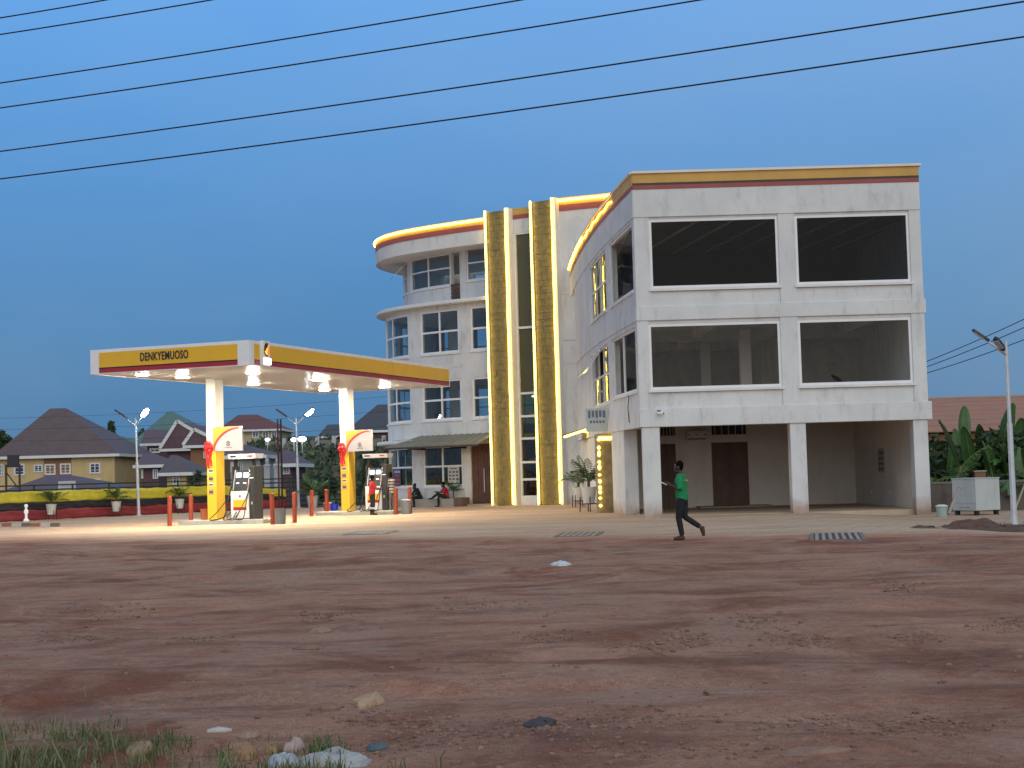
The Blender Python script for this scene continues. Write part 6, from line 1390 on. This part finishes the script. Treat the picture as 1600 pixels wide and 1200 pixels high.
GF.box(MB(), s0, s1, z0, z1, -.045, -.04).build('sheet', mat('navy_paper', (.05, .05, .12), .6), t)
for k in range(4): GF.box(MB(), lerp(s0, s1, .25), s1 - .03, lerp(z0, z1, .08 + .23 * k), lerp(z0, z1, .22 + .23 * k), -.039, -.036).build('row', mat('poster_red', (.32, .10, .08), .7) if k < 3 else mat('poster_pale', (.5, .4, .5), .6), t)
for px, py in ((1272, 769), (1360, 768), (1389, 769), (1421, 771)):
    p_ = at(px, py, GB - .02) if px < 1340 else None
for k, (px, py) in enumerate(((1361, 768.5), (1390, 769.5), (1421, 772))):
    r_ = ray(px, py); tt = 13.70 / r_.x; p_ = CAM + r_ * tt; t = root('wall_socket', ('white wall socket nearest the room corner', 'middle white wall socket of the three on the end wall', 'white wall socket nearest the front of the end wall')[k], 'socket', (13.715, p_.y, p_.z), group='sockets on the end wall'); bx('plate', WHITE2, t, -.02, .0, -.07, .07, -.06, .06); bx('face', PVC, t, -.026, -.0205, -.03, .03, -.03, .03)
p_ = at(1273, 770.5, GB); t = root('wall_socket', 'white wall socket on the back wall of the open room', 'socket', (p_.x, GB, p_.z)); bx('plate', WHITE2, t, -.12, .12, -.02, .0, -.05, .05); bx('face', PVC, t, -.05, .05, -.026, -.0205, -.03, .03)

# ================================================================== WIRES
WIRE = mat('black_cable', (.012, .012, .014), .6)
def wire(label, a, b, sag, r_, group):
    pts = []; d = b - a; a2, b2 = a - d * .25, b + d * .25
    for i in range(41):
        t_ = i / 40; p_ = lerp(a2, b2, t_); pts.append(p_ + Vector((0, 0, -sag * (1 - (2 * t_ - 1) ** 2) + sag * .6)))
    mb = MB(); mb.tube(pts, r_, 6); tag(mb.build('overhead_wire', WIRE, loc=tuple(pts[0])), label, 'wire', group)
W = [((0, 28), (165, 0), 'first overhead wire, crossing only the top left corner'), ((0, 54), (330, 0), 'second overhead wire from the top, leaving the frame left of centre'), ((0, 130), (815, 0), 'third overhead wire from the top, leaving the frame at the middle'),
     ((0, 169), (1095, 0), 'fourth overhead wire from the top, ending right of the middle'), ((0, 237), (1600, 3), 'fifth overhead wire, running across the full width'), ((0, 280), (1600, 58), 'lowest of the long overhead wires across the sky')]
for (x0, y0), (x1, y1), lab in W:
    Y0 = 30.0; Y1 = 30.0 - 8.0 * (x1 - x0) / 1600; wire(lab, at(x0, y0, Y0), at(x1, y1, Y1), .12 * (x1 - x0) / 1600, .0135, 'overhead wires across the sky')
for k, ((x0, y0), (x1, y1)) in enumerate((((1435, 570), (1600, 499)), ((1435, 578), (1600, 512)), ((1435, 587), (1600, 531)))):
    wire(('upper', 'middle', 'lower')[k] + ' of three service wires leaving the building at the right', at(x0, y0, 66), at(x1, y1, 58), 0.1, .016, 'service wires at the right')
for k, (y0, y1) in enumerate(((655, 617), (672, 640), (690, 664))):
    wire(('highest', 'middle', 'lowest')[k] + ' of the thin distant wires above the houses', at(-40, y0, 135), at(640, y1, 125), .8, .011, 'distant wires above the houses')
# loose cable under the left corner-block window
p0_ = SD.pos(sdx(985, 620)[0], .05, 4.25); mb = MB(); mb.tube([p0_, p0_ + Vector((-.05, 0, -.5)), p0_ + Vector((-.02, 0, -1.0))], .015, 5); tag(mb.build('loose_cable', WIRE, loc=tuple(p0_)), 'short loose cable hanging from the side window of the corner block', 'cable')

# ================================================================== FOREGROUND: STONES, LITTER, GRASS
def pebbles():
    rg = np.random.default_rng(12); base = []
    for k in range(5):
        b = bmesh.new(); bmesh.ops.create_icosphere(b, subdivisions=1, radius=1)
        for v in b.verts: v.co *= rg.uniform(.7, 1.15)
        base.append((np.array([v.co[:] for v in b.verts]), [tuple(v.index for v in f.verts) for f in b.faces])); b.free()
    cl = [(1440, 1140, 70, 14), (800, 1145, 110, 22), (1000, 1130, 60, 20), (1050, 1180, 120, 16), (740, 945, 34, 9), (1080, 998, 24, 7), (860, 1000, 22, 6), (1195, 975, 26, 8), (300, 1000, 30, 9), (120, 996, 30, 9), (170, 956, 30, 8), (1410, 918, 22, 6), (1430, 995, 20, 6), (700, 1150, 70, 14), (1300, 1135, 90, 16), (880, 1130, 60, 18), (1250, 1000, 34, 7), (1580, 980, 30, 8), (500, 965, 20, 5), (620, 1120, 50, 10), (1000, 1010, 30, 6), (560, 1170, 60, 14)]
    V = []; Fc = []; n = 0
    for k in range(4200):
        if rg.random() < .86:
            c = cl[rg.integers(len(cl))]; px, py = rg.normal(c[0], c[2]), rg.normal(c[1], c[3] * .7)
        else: px, py = rg.uniform(-60, 1660), 845 + 360 * rg.random() ** .6
        if py < 848: continue
        p_ = gnd(px, py); s_ = (.006 + .020 * rg.random() ** 4) * (1 + p_.y / 60); bv, bf = base[k % 5]; a = rg.uniform(0, 6.28)
        z = gz(p_.x, p_.y); sc3 = s_ * np.array([rg.uniform(.8, 1.4), rg.uniform(.8, 1.2), rg.uniform(.45, .8)]); q_ = bv * sc3
        x_ = q_[:, 0] * math.cos(a) - q_[:, 1] * math.sin(a); y_ = q_[:, 0] * math.sin(a) + q_[:, 1] * math.cos(a)
        V += list(zip((x_ + p_.x).tolist(), (y_ + p_.y).tolist(), (q_[:, 2] + z + s_ * .15).tolist())); Fc += [tuple(i + n for i in f) for f in bf]; n += len(bv)
    me = bpy.data.meshes.new('pebbles'); me.from_pydata(V, [], Fc); me.update(); me.materials.append(mat('laterite_pebble', (.24, .14, .105), .9, .45, 2.5)); o = bpy.data.objects.new('pebbles', me); COL.objects.link(o); tag(o, 'reddish pebbles and gravel scattered over the dirt ground', 'pebbles', kind='stuff')
pebbles()
def place(px, py): p_ = gnd(px, py); p_.z = gz(p_.x, p_.y); return p_
def flake(name, label, cat, px, py, w_, d_, h_, col, seed, rough=.8):
    """A crumpled sheet or slab: a noisy closed shell lying on the ground."""
    p_ = place(px, py); rg = random.Random(seed); n_ = 14; top = []; bot = []; mb = MB()
    for j in range(n_):
        for i in range(n_):
            u, v = 2 * i / (n_ - 1) - 1, 2 * j / (n_ - 1) - 1; k = 1 + .55 * float(fbm(u * 1.4 + seed, v * 1.4, seed, 3)); rr = math.hypot(u, v); sq = max(abs(u), abs(v)) / rr if rr > 1e-6 else 1
            x, y = u * sq * k * w_ / 2, v * sq * k * d_ / 2; q_ = max(abs(u), abs(v)); hh = h_ * (1 - q_ ** 4) * (.55 + .9 * abs(float(fbm(u * 1.5 + seed * 3, v * 1.5, seed, 3))) + .6 * float(vnoise(u * 1.2 + seed, v, seed + 5))); top.append((x, y, max(hh, 0) + .012)); bot.append((x, y, -.02))
    N = n_ * n_; mb.add(top + bot, [(j * n_ + i, j * n_ + i + 1, (j + 1) * n_ + i + 1, (j + 1) * n_ + i) for j in range(n_ - 1) for i in range(n_ - 1)] + [(N + (j + 1) * n_ + i, N + (j + 1) * n_ + i + 1, N + j * n_ + i + 1, N + j * n_ + i) for j in range(n_ - 1) for i in range(n_ - 1)]
           + [(i + 1, i, N + i, N + i + 1) for i in range(n_ - 1)] + [((n_ - 1) * n_ + i, (n_ - 1) * n_ + i + 1, N + (n_ - 1) * n_ + i + 1, N + (n_ - 1) * n_ + i) for i in range(n_ - 1)] + [(j * n_, (j + 1) * n_, N + (j + 1) * n_, N + j * n_) for j in range(n_ - 1)] + [((j + 1) * n_ + n_ - 1, j * n_ + n_ - 1, N + j * n_ + n_ - 1, N + (j + 1) * n_ + n_ - 1) for j in range(n_ - 1)])
    o = mb.build(name, mat(name + '_%d' % seed, col, rough, .22, 9, .3, 30), smooth=rough < .7); o.location = p_; o.rotation_euler = (0, 0, rg.uniform(-.4, .4)); tag(o, label, cat)
flake('sandstone_slab', 'pale yellow flat stone lying on the dirt left of centre', 'stone', 578, 1095, .22, .34, .07, (.42, .28, .18), 1)
flake('flat_stone', 'dusty flat stone just left of the pale yellow stone', 'stone', 512, 1102, .20, .20, .035, (.24, .14, .10), 2)
flake('white_sack', 'crumpled white sack at the bottom edge', 'sack', 515, 1194, .44, .40, .06, (.40, .38, .37), 3, .5)
flake('blue_plastic', 'pale blue plastic sheet beside the white sack', 'plastic', 440, 1197, .20, .22, .05, (.36, .38, .40), 4, .4)
flake('orange_wrapper', 'orange-brown scrap half hidden in the grass at the left', 'litter', 218, 1176, .15, .3, .05, (.34, .21, .12), 5, .6)
flake('brown_carton', 'brown carton scrap with a pale edge in the grass', 'litter', 373, 1181, .22, .35, .08, (.32, .18, .10), 6)
flake('carton_scrap', 'small tan carton scrap left of the red and white packet', 'litter', 428, 1172, .07, .18, .07, (.34, .22, .12), 7)
flake('printed_packet', 'small red and white packet at the edge of the grass', 'litter', 460, 1169, .11, .22, .06, (.42, .31, .28), 8, .5)
flake('white_scrap', 'thin white scrap on the dirt above the grass', 'litter', 341, 1141, .16, .10, .018, (.50, .46, .43), 9)
flake('grey_rag', 'dark blue-grey rag on the dirt right of the sack', 'rag', 590, 1166, .12, .25, .025, (.10, .12, .13), 10)
flake('pale_chunk', 'pale crumbly lump right of the white scrap', 'stone', 390, 1150, .14, .16, .03, (.33, .22, .16), 11)
flake('white_paper', 'small white scrap alone on the dirt before the walking person', 'litter', 876, 884, .32, .75, .06, (.62, .62, .62), 12)
flake('wood_offcut', 'flat piece of wood on the dirt left of centre', 'wood', 483, 1016, .32, .20, .03, (.24, .13, .09), 13)
flake('flat_board', 'thin dusty board lying right of centre', 'board', 1140, 1086, .46, .16, .025, (.26, .16, .12), 14)
flake('flat_board', 'curved dusty scrap near the bottom right', 'board', 1275, 1186, .42, .16, .03, (.27, .16, .12), 15)
flake('dusty_clod', 'low pale clod in the middle of the left dirt', 'clod', 500, 985, .22, .4, .04, (.30, .19, .15), 16)
flake('wire_tangle', 'dark crumpled tangle near the bottom centre', 'litter', 843, 1138, .20, .30, .03, (.06, .05, .055), 17)
GR = [mat('grass_blade', (.085, .125, .035), .6, .35, 6), mat('grass_seed', (.24, .22, .13), .8, .2, 6), mat('grass_pale', (.15, .19, .06), .6, .3, 6)]
def grass():
    rg = np.random.default_rng(21); mb = MB()
    regs = [(0, 270, 1150, 1230, 1500, .13), (-60, 120, 1150, 1230, 600, .17), (340, 545, 1178, 1230, 700, .11), (480, 540, 1172, 1200, 260, .15), (150, 340, 1150, 1180, 380, .07), (520, 720, 1215, 1230, 40, .16), (0, 560, 1150, 1235, 1100, .06), (-40, 200, 1128, 1160, 350, .10)]
    for x0, x1, y0, y1, n_, hh in regs:
        for k in range(n_):
            px = rg.uniform(x0, x1); py = rg.uniform(y0, y1)
            if float(fbm(px / 46., py / 15., 91, 3)) < -.04: continue
            p_ = place(px, py); h_ = hh * rg.uniform(.3, 1.0) * (1 + 1.3 * max(0, float(vnoise(px / 17., py / 9., 97)))); a = rg.uniform(0, 6.28); ln = rg.uniform(.1, 1.3) * h_; d = Vector((math.cos(a), math.sin(a), 0)); s_ = Vector((-d.y, d.x, 0)) * rg.uniform(.0018, .004); mb.cur = int(rg.choice(3, p=[.6, .25, .15]))
            m1 = p_ + d * ln * .3 + Vector((0, 0, h_ * .6)); e = p_ + d * ln + Vector((0, 0, h_ * rg.uniform(.75, 1.0))); mb.add([p_ - s_, p_ + s_, m1 + s_ * .8, m1 - s_ * .8, e], [(0, 1, 2, 3), (3, 2, 4)])
    o = mb.build('grass', GR); tag(o, 'patchy green grass along the bottom left edge', 'grass', kind='stuff')
    stalks = [((185, 1200), (172, 1108)), ((60, 1210), (95, 1132)), ((18, 1205), (-4, 1078)), ((262, 1185), (262, 1165)), ((230, 1150), (222, 1112)), ((135, 1095), (134, 1068)), ((690, 1215), (696, 1172)), ((110, 1210), (70, 1135)), ((28, 1215), (50, 1150))]
    for k, ((x0, y0), (x1, y1)) in enumerate(stalks):
        p_ = place(x0, y0); e = at(x1, y1, p_.y); c = lerp(p_, e, .55) + Vector((-.015, 0, .02)); mb = MB(); mb.tube([p_ - Vector((0, 0, .02)), c, e], [.0045, .004, .0025], 4)
        rg2 = random.Random(k)
        if y0 - y1 > 50:
            for i in range(26):
                q_ = lerp(c, e, .25 + .75 * i / 25); v = Vector((rg2.uniform(-1, 1), rg2.uniform(-1, 1), rg2.uniform(.3, 1.2))).normalized() * .03; s_ = Vector((.004, 0, 0)); mb.add([q_ - s_, q_ + s_, q_ + v], [(0, 1, 2)])
        o = mb.build('seed_stalk', GR[1] if k != 6 else GR[0], loc=tuple(p_)); tag(o, ('tall feathery grass stalk rising from the middle of the left grass', 'feathery stalk leaning right at the left of the grass', 'tallest feathery stalk at the left edge of the photo', 'short bare stalk right of the tall feathery one', 'thin pale stalk just above the grass edge', 'lone thin stalk standing on the dirt at the left', 'green blade of grass alone at the bottom centre', 'feathery stalk leaning left in the left grass', 'feathery stalk close to the left edge, leaning right')[k], 'grass stalk', 'grass stalks in the foreground')
grass()
